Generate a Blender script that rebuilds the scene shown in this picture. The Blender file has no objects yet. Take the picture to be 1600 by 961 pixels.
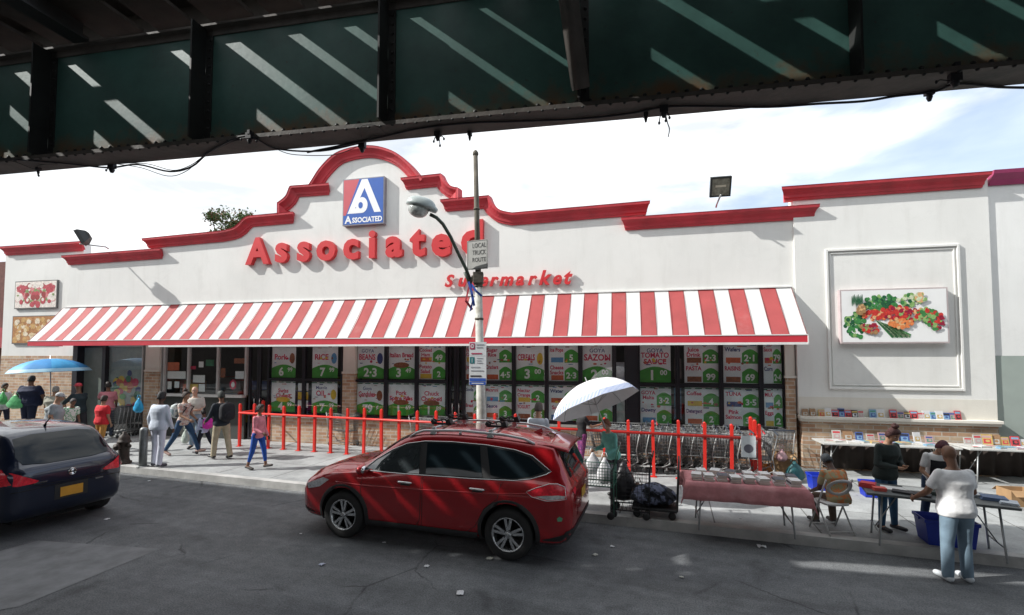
import bpy, bmesh, math, random
from mathutils import Vector, Matrix
from mathutils.bvhtree import BVHTree
random.seed(7)
R = math.radians
scene = bpy.context.scene
COL = scene.collection

# ------------------------------------------------------------------ camera
F, PX, PY, CH = 760.0, 800.0, 519.0, 2.86
PITCH = math.atan(34 / F)
cam_d = bpy.data.cameras.new('camera')
cam = bpy.data.objects.new('camera', cam_d); COL.objects.link(cam)
cam.location = (0, 0, CH); cam.rotation_euler = (R(90) + PITCH, 0, 0)
cam_d.sensor_width = 36; cam_d.lens = 36 * F / 1600; cam_d.shift_y = (PY - 480.5) / 1600
cam_d.clip_start = .05; cam_d.clip_end = 3000
scene.camera = cam

# ------------------------------------------------------------------ sun and sky
SUNV = Vector((2.935, .341, -2.23)).normalized()          # direction the light travels
sd = bpy.data.lights.new('sun', 'SUN'); sd.energy = 3.3; sd.angle = R(.53); sd.color = (1, .98, .94)
sun = bpy.data.objects.new('sun', sd); COL.objects.link(sun)
sun.rotation_euler = SUNV.to_track_quat('-Z', 'Y').to_euler(); sun.location = (-20, -5, 30)
world = bpy.data.worlds.new('World'); scene.world = world; world.use_nodes = True
wn = world.node_tree.nodes; wl = world.node_tree.links; wn.clear()
sky = wn.new('ShaderNodeTexSky'); sky.sky_type = 'NISHITA'; sky.sun_disc = False
sky.sun_elevation = math.asin(-SUNV.z); sky.sun_rotation = math.atan2(-SUNV.x, -SUNV.y)
sky.air_density = 1.0; sky.dust_density = 3.5; sky.ozone_density = 1.0
bg = wn.new('ShaderNodeBackground'); bg.inputs[1].default_value = .15
wo = wn.new('ShaderNodeOutputWorld')
tc = wn.new('ShaderNodeTexCoord'); mp = wn.new('ShaderNodeMapping'); mp.inputs['Scale'].default_value = (1.1, 1.1, 3.6)
mp.inputs['Rotation'].default_value = (0, R(8), 0)
nz = wn.new('ShaderNodeTexNoise'); nz.inputs['Scale'].default_value = 2.3; nz.inputs['Detail'].default_value = 9; nz.inputs['Roughness'].default_value = .55
nz.inputs['Distortion'].default_value = .4
sx = wn.new('ShaderNodeSeparateXYZ')
# cloud cover thins out towards the right of the street
ma = wn.new('ShaderNodeMath'); ma.operation = 'MULTIPLY_ADD'; ma.inputs[1].default_value = -.22; ma.inputs[2].default_value = .05
ad = wn.new('ShaderNodeMath'); ad.operation = 'ADD'
rp = wn.new('ShaderNodeValToRGB'); rp.color_ramp.elements[0].position = .36; rp.color_ramp.elements[1].position = .54
rp.color_ramp.elements[0].color = (.34, .34, .34, 1)
mix = wn.new('ShaderNodeMixRGB')
cn = wn.new('ShaderNodeTexNoise'); cn.inputs['Scale'].default_value = 3.1; cn.inputs['Detail'].default_value = 8; cn.inputs['Distortion'].default_value = .6
cr_ = wn.new('ShaderNodeValToRGB'); cr_.color_ramp.elements[0].position = .38; cr_.color_ramp.elements[1].position = .60
cr_.color_ramp.elements[0].color = (.60, .625, .66, 1); cr_.color_ramp.elements[1].color = (1, 1, 1, 1)
cm_ = wn.new('ShaderNodeMixRGB'); cm_.blend_type = 'MULTIPLY'; cm_.inputs[0].default_value = 1; cm_.inputs[2].default_value = (5.7, 5.8, 5.85, 1)
wl.new(mp.outputs[0], cn.inputs[0]); wl.new(cn.outputs[0], cr_.inputs[0]); wl.new(cr_.outputs[0], cm_.inputs[1]); wl.new(cm_.outputs[0], mix.inputs[2])
wl.new(tc.outputs['Generated'], mp.inputs[0]); wl.new(mp.outputs[0], nz.inputs[0]); wl.new(tc.outputs['Generated'], sx.inputs[0])
wl.new(sx.outputs[0], ma.inputs[0]); wl.new(ma.outputs[0], ad.inputs[0]); wl.new(nz.outputs[0], ad.inputs[1])
wl.new(ad.outputs[0], rp.inputs[0]); wl.new(rp.outputs[0], mix.inputs[0]); wl.new(sky.outputs[0], mix.inputs[1])
wl.new(mix.outputs[0], bg.inputs[0]); wl.new(bg.outputs[0], wo.inputs[0])
scene.view_settings.view_transform = 'Standard'; scene.view_settings.look = 'None'
scene.view_settings.gamma = 1; scene.view_settings.use_curve_mapping = False
scene.view_settings.exposure = .84

# ------------------------------------------------------------------ geometry of the place
def ray(px, py):
    cx, cy = (px - PX) / F, (PY - py) / F
    c, s = math.cos(PITCH), math.sin(PITCH)
    return Vector((cx, c - s * cy, s + c * cy))
def gnd(px, py, h=0.0):
    d = ray(px, py); t = (h - CH) / d.z
    return Vector((d.x * t, d.y * t, h))
def at_depth(px, py, Y):
    d = ray(px, py); t = Y / d.y
    return Vector((d.x * t, Y, CH + d.z * t))
class Frame:                                   # x runs along the line to the right, y away from the street
    def __init__(s, x, y, yaw):
        s.o = Vector((x, y)); s.yaw = -R(yaw); a = s.yaw
        s.u = Vector((math.cos(a), math.sin(a))); s.n = Vector((-math.sin(a), math.cos(a)))
    def world(s, lx, ly, z=0): p = s.o + s.u * lx + s.n * ly; return Vector((p.x, p.y, z))
    def local(s, p): q = Vector((p[0], p[1])) - s.o; return Vector((q.dot(s.u), q.dot(s.n), p[2] if len(p) > 2 else 0))
    def pl(s, px, py, ly=0):                   # where the sight line meets the upright plane local y = ly
        d = ray(px, py); dd = Vector((d.x, d.y)); t = (s.o.dot(s.n) + ly) / dd.dot(s.n)
        q = dd * t - s.o; return (q.dot(s.u), CH + d.z * t)
FAC = Frame(6.86, 11.85, 13.16)
_k = gnd(181, 737); KER = Frame(_k.x, _k.y, 18.06)
GIR = Frame(0, 0, 10.9); GIR.o = GIR.n * 5.5
SW = .15                                       # pavement height

# ------------------------------------------------------------------ materials
_mats = {}
def M(name, col=(.5, .5, .5), rough=.6, metal=0., var=.12, vs=6., bump=0., bs=40., coat=0., trans=0., emit=None, spec=None, dirt=None):
    if name in _mats: return _mats[name]
    m = bpy.data.materials.new(name); m.use_nodes = True; nt = m.node_tree; n = nt.nodes; l = nt.links
    b = n['Principled BSDF']; b.inputs['Roughness'].default_value = rough; b.inputs['Metallic'].default_value = metal
    if coat: b.inputs['Coat Weight'].default_value = coat; b.inputs['Coat Roughness'].default_value = .04
    if spec is not None: b.inputs['Specular IOR Level'].default_value = spec
    if emit: b.inputs['Emission Color'].default_value = (*emit[:3], 1); b.inputs['Emission Strength'].default_value = emit[3]
    b.inputs['Base Color'].default_value = (*col, 1)
    t = n.new('ShaderNodeTexCoord')
    if var:
        z = n.new('ShaderNodeTexNoise'); z.inputs['Scale'].default_value = vs; z.inputs['Detail'].default_value = 6; z.inputs['Roughness'].default_value = .6
        r = n.new('ShaderNodeMapRange'); r.inputs[1].default_value = .3; r.inputs[2].default_value = .7
        r.inputs[3].default_value = 1 - var; r.inputs[4].default_value = 1 + var
        mx = n.new('ShaderNodeMixRGB'); mx.blend_type = 'MULTIPLY'; mx.inputs[0].default_value = 1; mx.inputs[1].default_value = (*col, 1)
        l.new(t.outputs['Object'], z.inputs[0]); l.new(z.outputs[0], r.inputs[0]); l.new(r.outputs[0], mx.inputs[2])
        out = mx.outputs[0]
        if dirt:                                # dirt = (colour, scale, threshold)
            z2 = n.new('ShaderNodeTexNoise'); z2.inputs['Scale'].default_value = dirt[1]; z2.inputs['Detail'].default_value = 8; z2.inputs['Roughness'].default_value = .7
            r2 = n.new('ShaderNodeMapRange'); r2.inputs[1].default_value = dirt[2]; r2.inputs[2].default_value = dirt[2] + .16
            r2.inputs[4].default_value = dirt[3] if len(dirt) > 3 else .8
            m2 = n.new('ShaderNodeMixRGB'); m2.inputs[2].default_value = (*dirt[0], 1)
            l.new(t.outputs['Object'], z2.inputs[0]); l.new(z2.outputs[0], r2.inputs[0]); l.new(r2.outputs[0], m2.inputs[0]); l.new(out, m2.inputs[1]); out = m2.outputs[0]
        l.new(out, b.inputs['Base Color'])
    if bump:
        z3 = n.new('ShaderNodeTexNoise'); z3.inputs['Scale'].default_value = bs; z3.inputs['Detail'].default_value = 5
        bp = n.new('ShaderNodeBump'); bp.inputs['Strength'].default_value = bump; bp.inputs['Distance'].default_value = .02
        l.new(t.outputs['Object'], z3.inputs[0]); l.new(z3.outputs[0], bp.inputs['Height']); l.new(bp.outputs[0], b.inputs['Normal'])
    _mats[name] = m; return m
def MC(col, rough=.75, **k):                   # material by colour
    return M('surface_%02x%02x%02x_%d' % (*[int(c * 255) for c in col], int(rough * 100)), col, rough, **k)

# ------------------------------------------------------------------ mesh builder
def rot_to(d):
    return Vector(d).normalized().to_track_quat('Z', 'Y').to_matrix()
class MB:
    def __init__(s): s.v = []; s.f = []; s.m = []; s.sm = []
    def add(s, vs, fs, m=0, smooth=False):
        o = len(s.v); s.v += [Vector(p) for p in vs]
        for f in fs: s.f.append([i + o for i in f]); s.m.append(m); s.sm.append(smooth)
        return s
    def box(s, c, d, m=0, rz=0, rx=0, ry=0):
        c = Vector(c); hx, hy, hz = d[0] / 2, d[1] / 2, d[2] / 2
        Q = Matrix.Rotation(rz, 3, 'Z') @ Matrix.Rotation(ry, 3, 'Y') @ Matrix.Rotation(rx, 3, 'X')
        vs = [c + Q @ Vector((x, y, z)) for x in (-hx, hx) for y in (-hy, hy) for z in (-hz, hz)]
        return s.add(vs, [(0, 1, 3, 2), (4, 6, 7, 5), (0, 4, 5, 1), (2, 3, 7, 6), (0, 2, 6, 4), (1, 5, 7, 3)], m)
    def b2(s, a, b, m=0):                      # box from corner to corner
        return s.box([(a[i] + b[i]) / 2 for i in range(3)], [abs(b[i] - a[i]) for i in range(3)], m)
    def prism(s, poly, a0, a1, axis='y', m=0, mside=None, smooth=False):   # poly in the other two axes
        def P(p, a): return {'y': (p[0], a, p[1]), 'z': (p[0], p[1], a), 'x': (a, p[0], p[1])}[axis]
        n = len(poly); vs = [P(p, a0) for p in poly] + [P(p, a1) for p in poly]
        s.add(vs, [list(range(n)), list(range(2 * n - 1, n - 1, -1))], m)
        o = len(s.v) - 2 * n
        for i in range(n):
            j = (i + 1) % n; s.f.append([o + j, o + i, o + n + i, o + n + j]); s.m.append(m if mside is None else mside); s.sm.append(smooth)
        return s
    def tube(s, pts, r, m=0, n=8, caps=True, closed=False):
        pts = [Vector(p) for p in pts]; k = len(pts); rs = r if isinstance(r, (list, tuple)) else [r] * k
        vs = []; ref = None
        for i, p in enumerate(pts):
            a = pts[i - 1] if (i or closed) else p; b = pts[(i + 1) % k] if (i < k - 1 or closed) else p
            t = (b - a); t = t.normalized() if t.length > 1e-9 else Vector((0, 0, 1))
            if ref is None: ref = Vector((0, 0, 1)) if abs(t.z) < .9 else Vector((1, 0, 0))
            x = ref.cross(t); x = x.normalized() if x.length > 1e-6 else Vector((1, 0, 0)); y = t.cross(x); ref = y
            vs += [p + (x * math.cos(2 * math.pi * j / n) + y * math.sin(2 * math.pi * j / n)) * rs[i] for j in range(n)]
        fs = []
        for i in range(k if closed else k - 1):
            for j in range(n):
                j2 = (j + 1) % n; i2 = (i + 1) % k
                fs.append((i * n + j, i * n + j2, i2 * n + j2, i2 * n + j))
        if caps and not closed: fs += [list(range(n - 1, -1, -1)), list(range((k - 1) * n, k * n))]
        return s.add(vs, fs, m, True)
    def lathe(s, prof, c=(0, 0, 0), axis=(0, 0, 1), m=0, n=20, smooth=True, caps=True):   # prof: (radius, height)
        Q = rot_to(axis); c = Vector(c); vs = []
        for r, h in prof:
            vs += [c + Q @ Vector((r * math.cos(2 * math.pi * j / n), r * math.sin(2 * math.pi * j / n), h)) for j in range(n)]
        fs = [(i * n + j, i * n + (j + 1) % n, (i + 1) * n + (j + 1) % n, (i + 1) * n + j) for i in range(len(prof) - 1) for j in range(n)]
        if caps and prof[0][0] > 1e-5: fs.append(list(range(n - 1, -1, -1)))
        if caps and prof[-1][0] > 1e-5: fs.append(list(range((len(prof) - 1) * n, len(prof) * n)))
        return s.add(vs, fs, m, smooth)
    def ell(s, c, r, m=0, n=14, k=9, Q=None):
        c = Vector(c); Q = Q or Matrix.Identity(3); vs = []
        for i in range(k + 1):
            t = math.pi * i / k; rr = max(math.sin(t), 1e-3)
            vs += [c + Q @ Vector((r[0] * rr * math.cos(2 * math.pi * j / n), r[1] * rr * math.sin(2 * math.pi * j / n), r[2] * math.cos(t))) for j in range(n)]
        fs = [(i * n + j, (i + 1) * n + j, (i + 1) * n + (j + 1) % n, i * n + (j + 1) % n) for i in range(k) for j in range(n)]
        fs += [list(range(n)), list(range((k + 1) * n - 1, k * n - 1, -1))]
        return s.add(vs, fs, m, True)
    def loft(s, rings, m=0, caps=True, smooth=True):      # rings: equal-length lists of points
        n = len(rings[0]); vs = [p for r in rings for p in r]
        fs = [(i * n + j, i * n + (j + 1) % n, (i + 1) * n + (j + 1) % n, (i + 1) * n + j) for i in range(len(rings) - 1) for j in range(n)]
        if caps: fs += [list(range(n - 1, -1, -1)), list(range((len(rings) - 1) * n, len(rings) * n))]
        return s.add(vs, fs, m, smooth)
    def cap(s, a, b, ra, rb, m=0, n=12, wide=1., wax=(1, 0, 0)):           # tapered limb with rounded ends
        a, b = Vector(a), Vector(b); d = (b - a); L = d.length; t = d.normalized()
        x = Vector(wax) - t * Vector(wax).dot(t); x = x.normalized() if x.length > 1e-4 else t.orthogonal().normalized(); y = t.cross(x)
        rings = []
        st = [(-.96, .28), (-.75, .66), (-.4, .92), (0, 1)]
        for q, f in st: rings.append((a + t * ra * q, ra * f))
        for q in (.33, .66): rings.append((a + d * q, ra + (rb - ra) * q))
        for q, f in reversed(st): rings.append((b - t * rb * q, rb * f))
        return s.loft([[c + x * r * wide * math.cos(2 * math.pi * j / n) + y * r * math.sin(2 * math.pi * j / n) for j in range(n)] for c, r in rings], m)
    def join(s, o, T=None, dm=0):
        k = len(s.v); s.v += [(T @ p if T else p.copy()) for p in o.v]
        s.f += [[i + k for i in f] for f in o.f]; s.m += [x + dm for x in o.m]; s.sm += o.sm; return s
    def mesh(s, name, mats):
        me = bpy.data.meshes.new(name); me.from_pydata([tuple(p) for p in s.v], [], s.f); me.update()
        for m in (mats if isinstance(mats, (list, tuple)) else [mats]): me.materials.append(m)
        me.polygons.foreach_set('material_index', s.m); me.polygons.foreach_set('use_smooth', s.sm)
        return me
    def build(s, name, mats, parent=None, bevel=0, fix=True):
        me = s.mesh(name, mats)
        if fix:
            bm = bmesh.new(); bm.from_mesh(me); bmesh.ops.recalc_face_normals(bm, faces=bm.faces); bm.to_mesh(me); bm.free()
        o = bpy.data.objects.new(name, me); COL.objects.link(o)
        if parent: o.parent = parent
        if bevel:
            b = o.modifiers.new('bevel', 'BEVEL'); b.width = bevel; b.segments = 2; b.limit_method = 'ANGLE'; b.angle_limit = R(40)
            b.harden_normals = False
        return o
def tag(o, label=None, cat=None, group=None, kind=None):
    if label: o['label'] = label
    if cat: o['category'] = cat
    if group: o['group'] = group
    if kind: o['kind'] = kind
    return o
def thing(name, label, cat, loc=(0, 0, 0), rz=0, group=None):
    o = bpy.data.objects.new(name, None); COL.objects.link(o); o.empty_display_size = .1
    o.location = loc; o.rotation_euler = (0, 0, rz); return tag(o, label, cat, group)
def kids(o): return [c for c in bpy.data.objects if c.parent == o]
def dup(root, loc=None, rz=None, label=None):
    def cp(o, par):
        c = o.copy(); COL.objects.link(c); c.parent = par
        for k in kids(o): cp(k, c)
        return c
    r = cp(root, root.parent)
    if loc is not None: r.location = loc
    if rz is not None: r.rotation_euler[2] = rz
    if label: r['label'] = label
    return r
_tc = {}
def text(body, size=1., extrude=0., offset=0., shear=0., align='CENTER', space=1.):
    key = (body, extrude, offset, shear, align, space)
    if key not in _tc:
        cu = bpy.data.curves.new('lettering', 'FONT'); cu.body = body; cu.size = 1; cu.extrude = extrude; cu.offset = offset; cu.shear = shear
        cu.align_x = align; cu.space_character = space; cu.resolution_u = 3
        o = bpy.data.objects.new('lettering', cu); COL.objects.link(o); bpy.context.view_layer.update()
        dg = bpy.context.evaluated_depsgraph_get(); me = bpy.data.meshes.new_from_object(o.evaluated_get(dg))
        _tc[key] = ([v.co.copy() for v in me.vertices], [list(p.vertices) for p in me.polygons])
        bpy.data.objects.remove(o); bpy.data.curves.remove(cu); bpy.data.meshes.remove(me)
    vs, fs = _tc[key]; mb = MB(); mb.add([v * size for v in vs], fs); return mb
def put_text(mb, body, x, y, z, size, m, fit=None, **k):        # upright lettering in the local xz plane facing -y; fit = max width
    t = text(body, 1., **k)
    if not t.v: return
    w = max(v.x for v in t.v) - min(v.x for v in t.v); sx = size
    if fit and w * size > fit: sx = fit / w
    mb.add([(x + v.x * sx, y - v.z * size, z + v.y * size) for v in t.v], t.f, m)
def remesh(mb, vox, smooth=2):
    me = mb.mesh('tmp', [MC((.5, .5, .5))]); o = bpy.data.objects.new('tmp', me); COL.objects.link(o)
    bm = bmesh.new(); bm.from_mesh(me); bmesh.ops.recalc_face_normals(bm, faces=bm.faces); bm.to_mesh(me); bm.free()
    r = o.modifiers.new('r', 'REMESH'); r.mode = 'VOXEL'; r.voxel_size = vox
    if smooth: s = o.modifiers.new('s', 'SMOOTH'); s.iterations = smooth; s.factor = .5
    bpy.context.view_layer.update(); dg = bpy.context.evaluated_depsgraph_get(); e = bpy.data.meshes.new_from_object(o.evaluated_get(dg))
    out = MB(); out.add([v.co.copy() for v in e.vertices], [list(p.vertices) for p in e.polygons], 0, True)
    bpy.data.objects.remove(o); bpy.data.meshes.remove(me); bpy.data.meshes.remove(e); return out
# ------------------------------------------------------------------ special materials
def nodes_mat(name):
    m = bpy.data.materials.new(name); m.use_nodes = True; n = m.node_tree.nodes; l = m.node_tree.links
    return m, n, l, n['Principled BSDF'], n.new('ShaderNodeTexCoord')
def noise(n, l, src, sc, det=6, rough=.6, dist=0):
    z = n.new('ShaderNodeTexNoise'); z.inputs['Scale'].default_value = sc; z.inputs['Detail'].default_value = det; z.inputs['Roughness'].default_value = rough
    z.inputs['Distortion'].default_value = dist; l.new(src, z.inputs[0]); return z.outputs[0]
def rng(n, l, src, a, b, c, d):
    r = n.new('ShaderNodeMapRange'); r.inputs[1].default_value = a; r.inputs[2].default_value = b; r.inputs[3].default_value = c; r.inputs[4].default_value = d
    l.new(src, r.inputs[0]); return r.outputs[0]
def mixc(n, l, fac, a, b, mode='MIX'):
    x = n.new('ShaderNodeMixRGB'); x.blend_type = mode
    for i, q in ((0, fac), (1, a), (2, b)):
        if isinstance(q, (int, float)): x.inputs[i].default_value = q
        elif isinstance(q, tuple): x.inputs[i].default_value = (*q, 1)
        else: l.new(q, x.inputs[i])
    return x.outputs[0]
def bump(n, l, h, st, dist, b):
    p = n.new('ShaderNodeBump'); p.inputs['Strength'].default_value = st; p.inputs['Distance'].default_value = dist
    l.new(h, p.inputs['Height']); l.new(p.outputs[0], b.inputs['Normal'])

def asphalt():
    m, n, l, b, t = nodes_mat('asphalt'); o = t.outputs['Object']
    fine = noise(n, l, o, 55, 3, .75); mid = noise(n, l, o, 5, 8, .7); big = noise(n, l, o, .35, 4, .5, 1.5)
    c = mixc(n, l, rng(n, l, big, .35, .65, 0, 1), (.104, .109, .115), (.148, .154, .158))
    c = mixc(n, l, 1, c, rng(n, l, mid, .25, .75, .72, 1.28), 'MULTIPLY')
    c = mixc(n, l, 1, c, rng(n, l, fine, .32, .68, .55, 1.5), 'MULTIPLY')
    mp_ = n.new('ShaderNodeMapping'); mp_.inputs['Scale'].default_value = (.16, 1.5, 1); l.new(o, mp_.inputs[0])
    st = noise(n, l, mp_.outputs[0], 1.6, 6, .6, .6)           # wheel wear runs along the road
    c = mixc(n, l, 1, c, rng(n, l, st, .3, .7, .8, 1.25), 'MULTIPLY')
    oil = noise(n, l, o, .9, 3, .5, .8); c = mixc(n, l, rng(n, l, oil, .62, .72, 0, .45), c, (.03, .03, .032))
    sq = n.new('ShaderNodeTexVoronoi'); sq.inputs['Scale'].default_value = 6; l.new(o, sq.inputs[0])      # pale chips trodden into the surface
    c = mixc(n, l, rng(n, l, sq.outputs['Distance'], .035, .05, .5, 0), c, (.3, .3, .29))
    v = n.new('ShaderNodeTexVoronoi'); v.feature = 'DISTANCE_TO_EDGE'; v.inputs['Scale'].default_value = .5
    zz = noise(n, l, o, 1.4, 5, .7); w = mixc(n, l, .22, o, zz, 'ADD'); l.new(w, v.inputs[0])
    cr = rng(n, l, v.outputs[0], .0, .012, 1, 0); cm = n.new('ShaderNodeMath'); cm.operation = 'MULTIPLY'; l.new(cr, cm.inputs[0])
    l.new(rng(n, l, noise(n, l, o, .6, 2), .5, .6, 0, .7), cm.inputs[1])
    c = mixc(n, l, cm.outputs[0], c, (.018, .018, .019))
    l.new(c, b.inputs['Base Color']); b.inputs['Roughness'].default_value = .82; b.inputs['Specular IOR Level'].default_value = .35
    bump(n, l, fine, .6, .012, b); return m
def concrete(name='pavement concrete', base=(.36, .372, .37), tile=(1.5, 1.5), rot=0.):
    m, n, l, b, t = nodes_mat(name); o = t.outputs['Object']
    mp_ = n.new('ShaderNodeMapping'); mp_.inputs['Rotation'].default_value = (0, 0, rot); l.new(o, mp_.inputs[0])
    br = n.new('ShaderNodeTexBrick'); br.offset = 0; br.inputs['Scale'].default_value = 1; br.inputs['Brick Width'].default_value = tile[0]
    br.inputs['Row Height'].default_value = tile[1]; br.inputs['Mortar Size'].default_value = .012; br.inputs['Mortar Smooth'].default_value = .3; br.inputs['Bias'].default_value = 0
    br.inputs['Color1'].default_value = (*[x * .94 for x in base], 1); br.inputs['Color2'].default_value = (*[x * 1.08 for x in base], 1)
    br.inputs['Mortar'].default_value = (.12, .12, .115, 1); l.new(mp_.outputs[0], br.inputs[0])
    c = mixc(n, l, 1, br.outputs[0], rng(n, l, noise(n, l, o, 1.3, 8, .7), .28, .72, .55, 1.25), 'MULTIPLY')
    c = mixc(n, l, 1, c, rng(n, l, noise(n, l, o, 40, 4), .3, .7, .86, 1.1), 'MULTIPLY')
    sp = n.new('ShaderNodeTexVoronoi'); sp.inputs['Scale'].default_value = 3.4; l.new(o, sp.inputs[0])     # trodden gum spots
    c = mixc(n, l, rng(n, l, sp.outputs['Distance'], .07, .1, .65, 0), c, (.09, .09, .09))
    l.new(c, b.inputs['Base Color']); b.inputs['Roughness'].default_value = .85
    bump(n, l, br.outputs['Fac'], -.4, .01, b); return m
def brick():
    m, n, l, b, t = nodes_mat('tan brick'); s = n.new('ShaderNodeSeparateXYZ'); c_ = n.new('ShaderNodeCombineXYZ')
    l.new(t.outputs['Object'], s.inputs[0]); l.new(s.outputs[0], c_.inputs[0]); l.new(s.outputs[2], c_.inputs[1])
    ad = n.new('ShaderNodeMath'); l.new(s.outputs[0], ad.inputs[0]); l.new(s.outputs[1], ad.inputs[1]); l.new(ad.outputs[0], c_.inputs[0])
    br = n.new('ShaderNodeTexBrick'); br.inputs['Scale'].default_value = 1; br.inputs['Brick Width'].default_value = .3; br.inputs['Row Height'].default_value = .1
    br.inputs['Mortar Size'].default_value = .012; br.inputs['Bias'].default_value = -.1
    br.inputs['Color1'].default_value = (.40, .23, .14, 1); br.inputs['Color2'].default_value = (.52, .41, .29, 1); br.inputs['Mortar'].default_value = (.50, .45, .38, 1)
    l.new(c_.outputs[0], br.inputs[0])
    c = mixc(n, l, 1, br.outputs[0], rng(n, l, noise(n, l, c_.outputs[0], 3.5, 4), .3, .7, .72, 1.2), 'MULTIPLY')
    l.new(c, b.inputs['Base Color']); b.inputs['Roughness'].default_value = .9; bump(n, l, br.outputs['Fac'], -.5, .01, b); return m
def stucco(name='white stucco', base=(.76, .755, .725)):
    m, n, l, b, t = nodes_mat(name); o = t.outputs['Object']
    mp_ = n.new('ShaderNodeMapping'); mp_.inputs['Scale'].default_value = (1.6, 1.6, .22); l.new(o, mp_.inputs[0])
    st = noise(n, l, mp_.outputs[0], 1.8, 8, .7)              # rain streaks
    c = mixc(n, l, rng(n, l, st, .5, .8, 0, .34), base, tuple(x * k for x, k in zip(base, (.70, .69, .66))))
    c = mixc(n, l, rng(n, l, noise(n, l, o, 1.1, 9, .72, 1.2), .54, .66, 0, .22), c, tuple(x * .78 for x in base))
    c = mixc(n, l, 1, c, rng(n, l, noise(n, l, o, .5, 5), .3, .7, .93, 1.05), 'MULTIPLY')
    l.new(c, b.inputs['Base Color']); b.inputs['Roughness'].default_value = .9; bump(n, l, noise(n, l, o, 30, 5), .25, .01, b); return m
def glassy(name, tint=(.95, .97, .97), refl=.08):
    m = bpy.data.materials.new(name); m.use_nodes = True; n = m.node_tree.nodes; l = m.node_tree.links; n.clear()
    o = n.new('ShaderNodeOutputMaterial'); tr = n.new('ShaderNodeBsdfTransparent'); tr.inputs[0].default_value = (*tint, 1)
    g = n.new('ShaderNodeBsdfGlossy'); g.inputs['Roughness'].default_value = .02; g.inputs[0].default_value = (1, 1, 1, 1)
    f = n.new('ShaderNodeFresnel'); gm = n.new('ShaderNodeNewGeometry'); io = n.new('ShaderNodeMath'); io.operation = 'MULTIPLY_ADD'; io.inputs[1].default_value = -.8333; io.inputs[2].default_value = 1.5; l.new(gm.outputs['Backfacing'], io.inputs[0]); l.new(io.outputs[0], f.inputs[0])
    t = n.new('ShaderNodeTexCoord'); bp = n.new('ShaderNodeBump'); bp.inputs['Strength'].default_value = .06; bp.inputs['Distance'].default_value = .02
    z = noise(n, l, t.outputs['Object'], .9, 2); l.new(z, bp.inputs['Height']); l.new(bp.outputs[0], g.inputs['Normal'])
    a = n.new('ShaderNodeMath'); a.operation = 'MULTIPLY_ADD'; a.inputs[1].default_value = .8; a.inputs[2].default_value = refl * .2; a.use_clamp = True
    mx = n.new('ShaderNodeMixShader'); l.new(f.outputs[0], a.inputs[0]); l.new(a.outputs[0], mx.inputs[0]); l.new(tr.outputs[0], mx.inputs[1]); l.new(g.outputs[0], mx.inputs[2])
    l.new(mx.outputs[0], o.inputs[0]); return m
def girder_paint(name, green, lo, hi):
    # old green paint, rusting where water stands on the lower flange (local z from lo to hi)
    m, n, l, b, t = nodes_mat(name); o = t.outputs['Object']; s = n.new('ShaderNodeSeparateXYZ'); l.new(o, s.inputs[0])
    g = mixc(n, l, 1, green, rng(n, l, noise(n, l, o, 1.2, 6), .3, .7, .7, 1.3), 'MULTIPLY')
    h = rng(n, l, s.outputs[2], lo, hi, .8, -.15); a = n.new('ShaderNodeMath'); l.new(h, a.inputs[0]); l.new(rng(n, l, noise(n, l, o, 2.2, 8, .7), .3, .7, -.45, .4), a.inputs[1])
    fac = rng(n, l, a.outputs[0], .25, .8, 0, .9)
    c = mixc(n, l, fac, g, (.16, .085, .04)); sp = rng(n, l, noise(n, l, o, 9, 6, .75), .62, .7, 0, .7); c = mixc(n, l, sp, c, (.06, .035, .022))
    l.new(c, b.inputs['Base Color']); b.inputs['Roughness'].default_value = .48; bump(n, l, noise(n, l, o, 14, 5), .2, .01, b); return m
ASPH = asphalt(); CONC = concrete(rot=0.); BRICK = brick(); STUC = stucco(); GLASS = glassy('window glass')
STUC2 = stucco('cream stucco', (.70, .67, .60))
REDT = M('red painted cornice', (.47, .032, .045), .6, var=.22, vs=1.6, bump=.4, bs=12, dirt=((.24, .035, .035), 2.6, .56, .6))

# ------------------------------------------------------------------ ground
def sheet(name, poly, z, mat, thick=0):
    mb = MB()
    if thick: mb.prism(poly, z - thick, z, 'z')
    else: mb.add([(x, y, z) for x, y in poly], [list(range(len(poly)))])
    o = mb.build(name, mat); tag(o, kind='structure'); return o
g = sheet('ground', [(-600, -500), (600, -500), (600, 900), (-600, 900)], -.012, M('bare ground', (.14, .13, .12), .9))
def ks(name, x0, x1, y0, y1, z, mat, thick=0, bev=0):
    o = sheet(name, [(x0, y0), (x1, y0), (x1, y1), (x0, y1)], z, mat, thick); o.location = (KER.o.x, KER.o.y, 0); o.rotation_euler[2] = KER.yaw
    return o
road = ks('road', -140, 140, -17, 0.02, 0, ASPH)
kerb = ks('kerb', -140, 140, .0, .17, SW, M('kerb stone', (.42, .415, .40), .8, var=.25, vs=2.5, bump=.3, dirt=((.22, .21, .2), 1.1, .55, .6)), .3)
pave = ks('pavement', -140, 140, .174, 26, SW - .004, CONC, .3)
ks('far_pavement', -140, 140, -22, -17, SW, CONC, .3)
patch = MB(); pp = [gnd(*p) for p in ((-160, 905), (60, 845), (250, 858), (30, 948), (-120, 975))]
o = patch.add([(p.x, p.y, .004) for p in pp], [list(range(5))]).build('road_patch', M('worn asphalt patch', (.20, .205, .21), .85, var=.25, vs=3, bump=.3)); tag(o, kind='structure')

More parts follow.
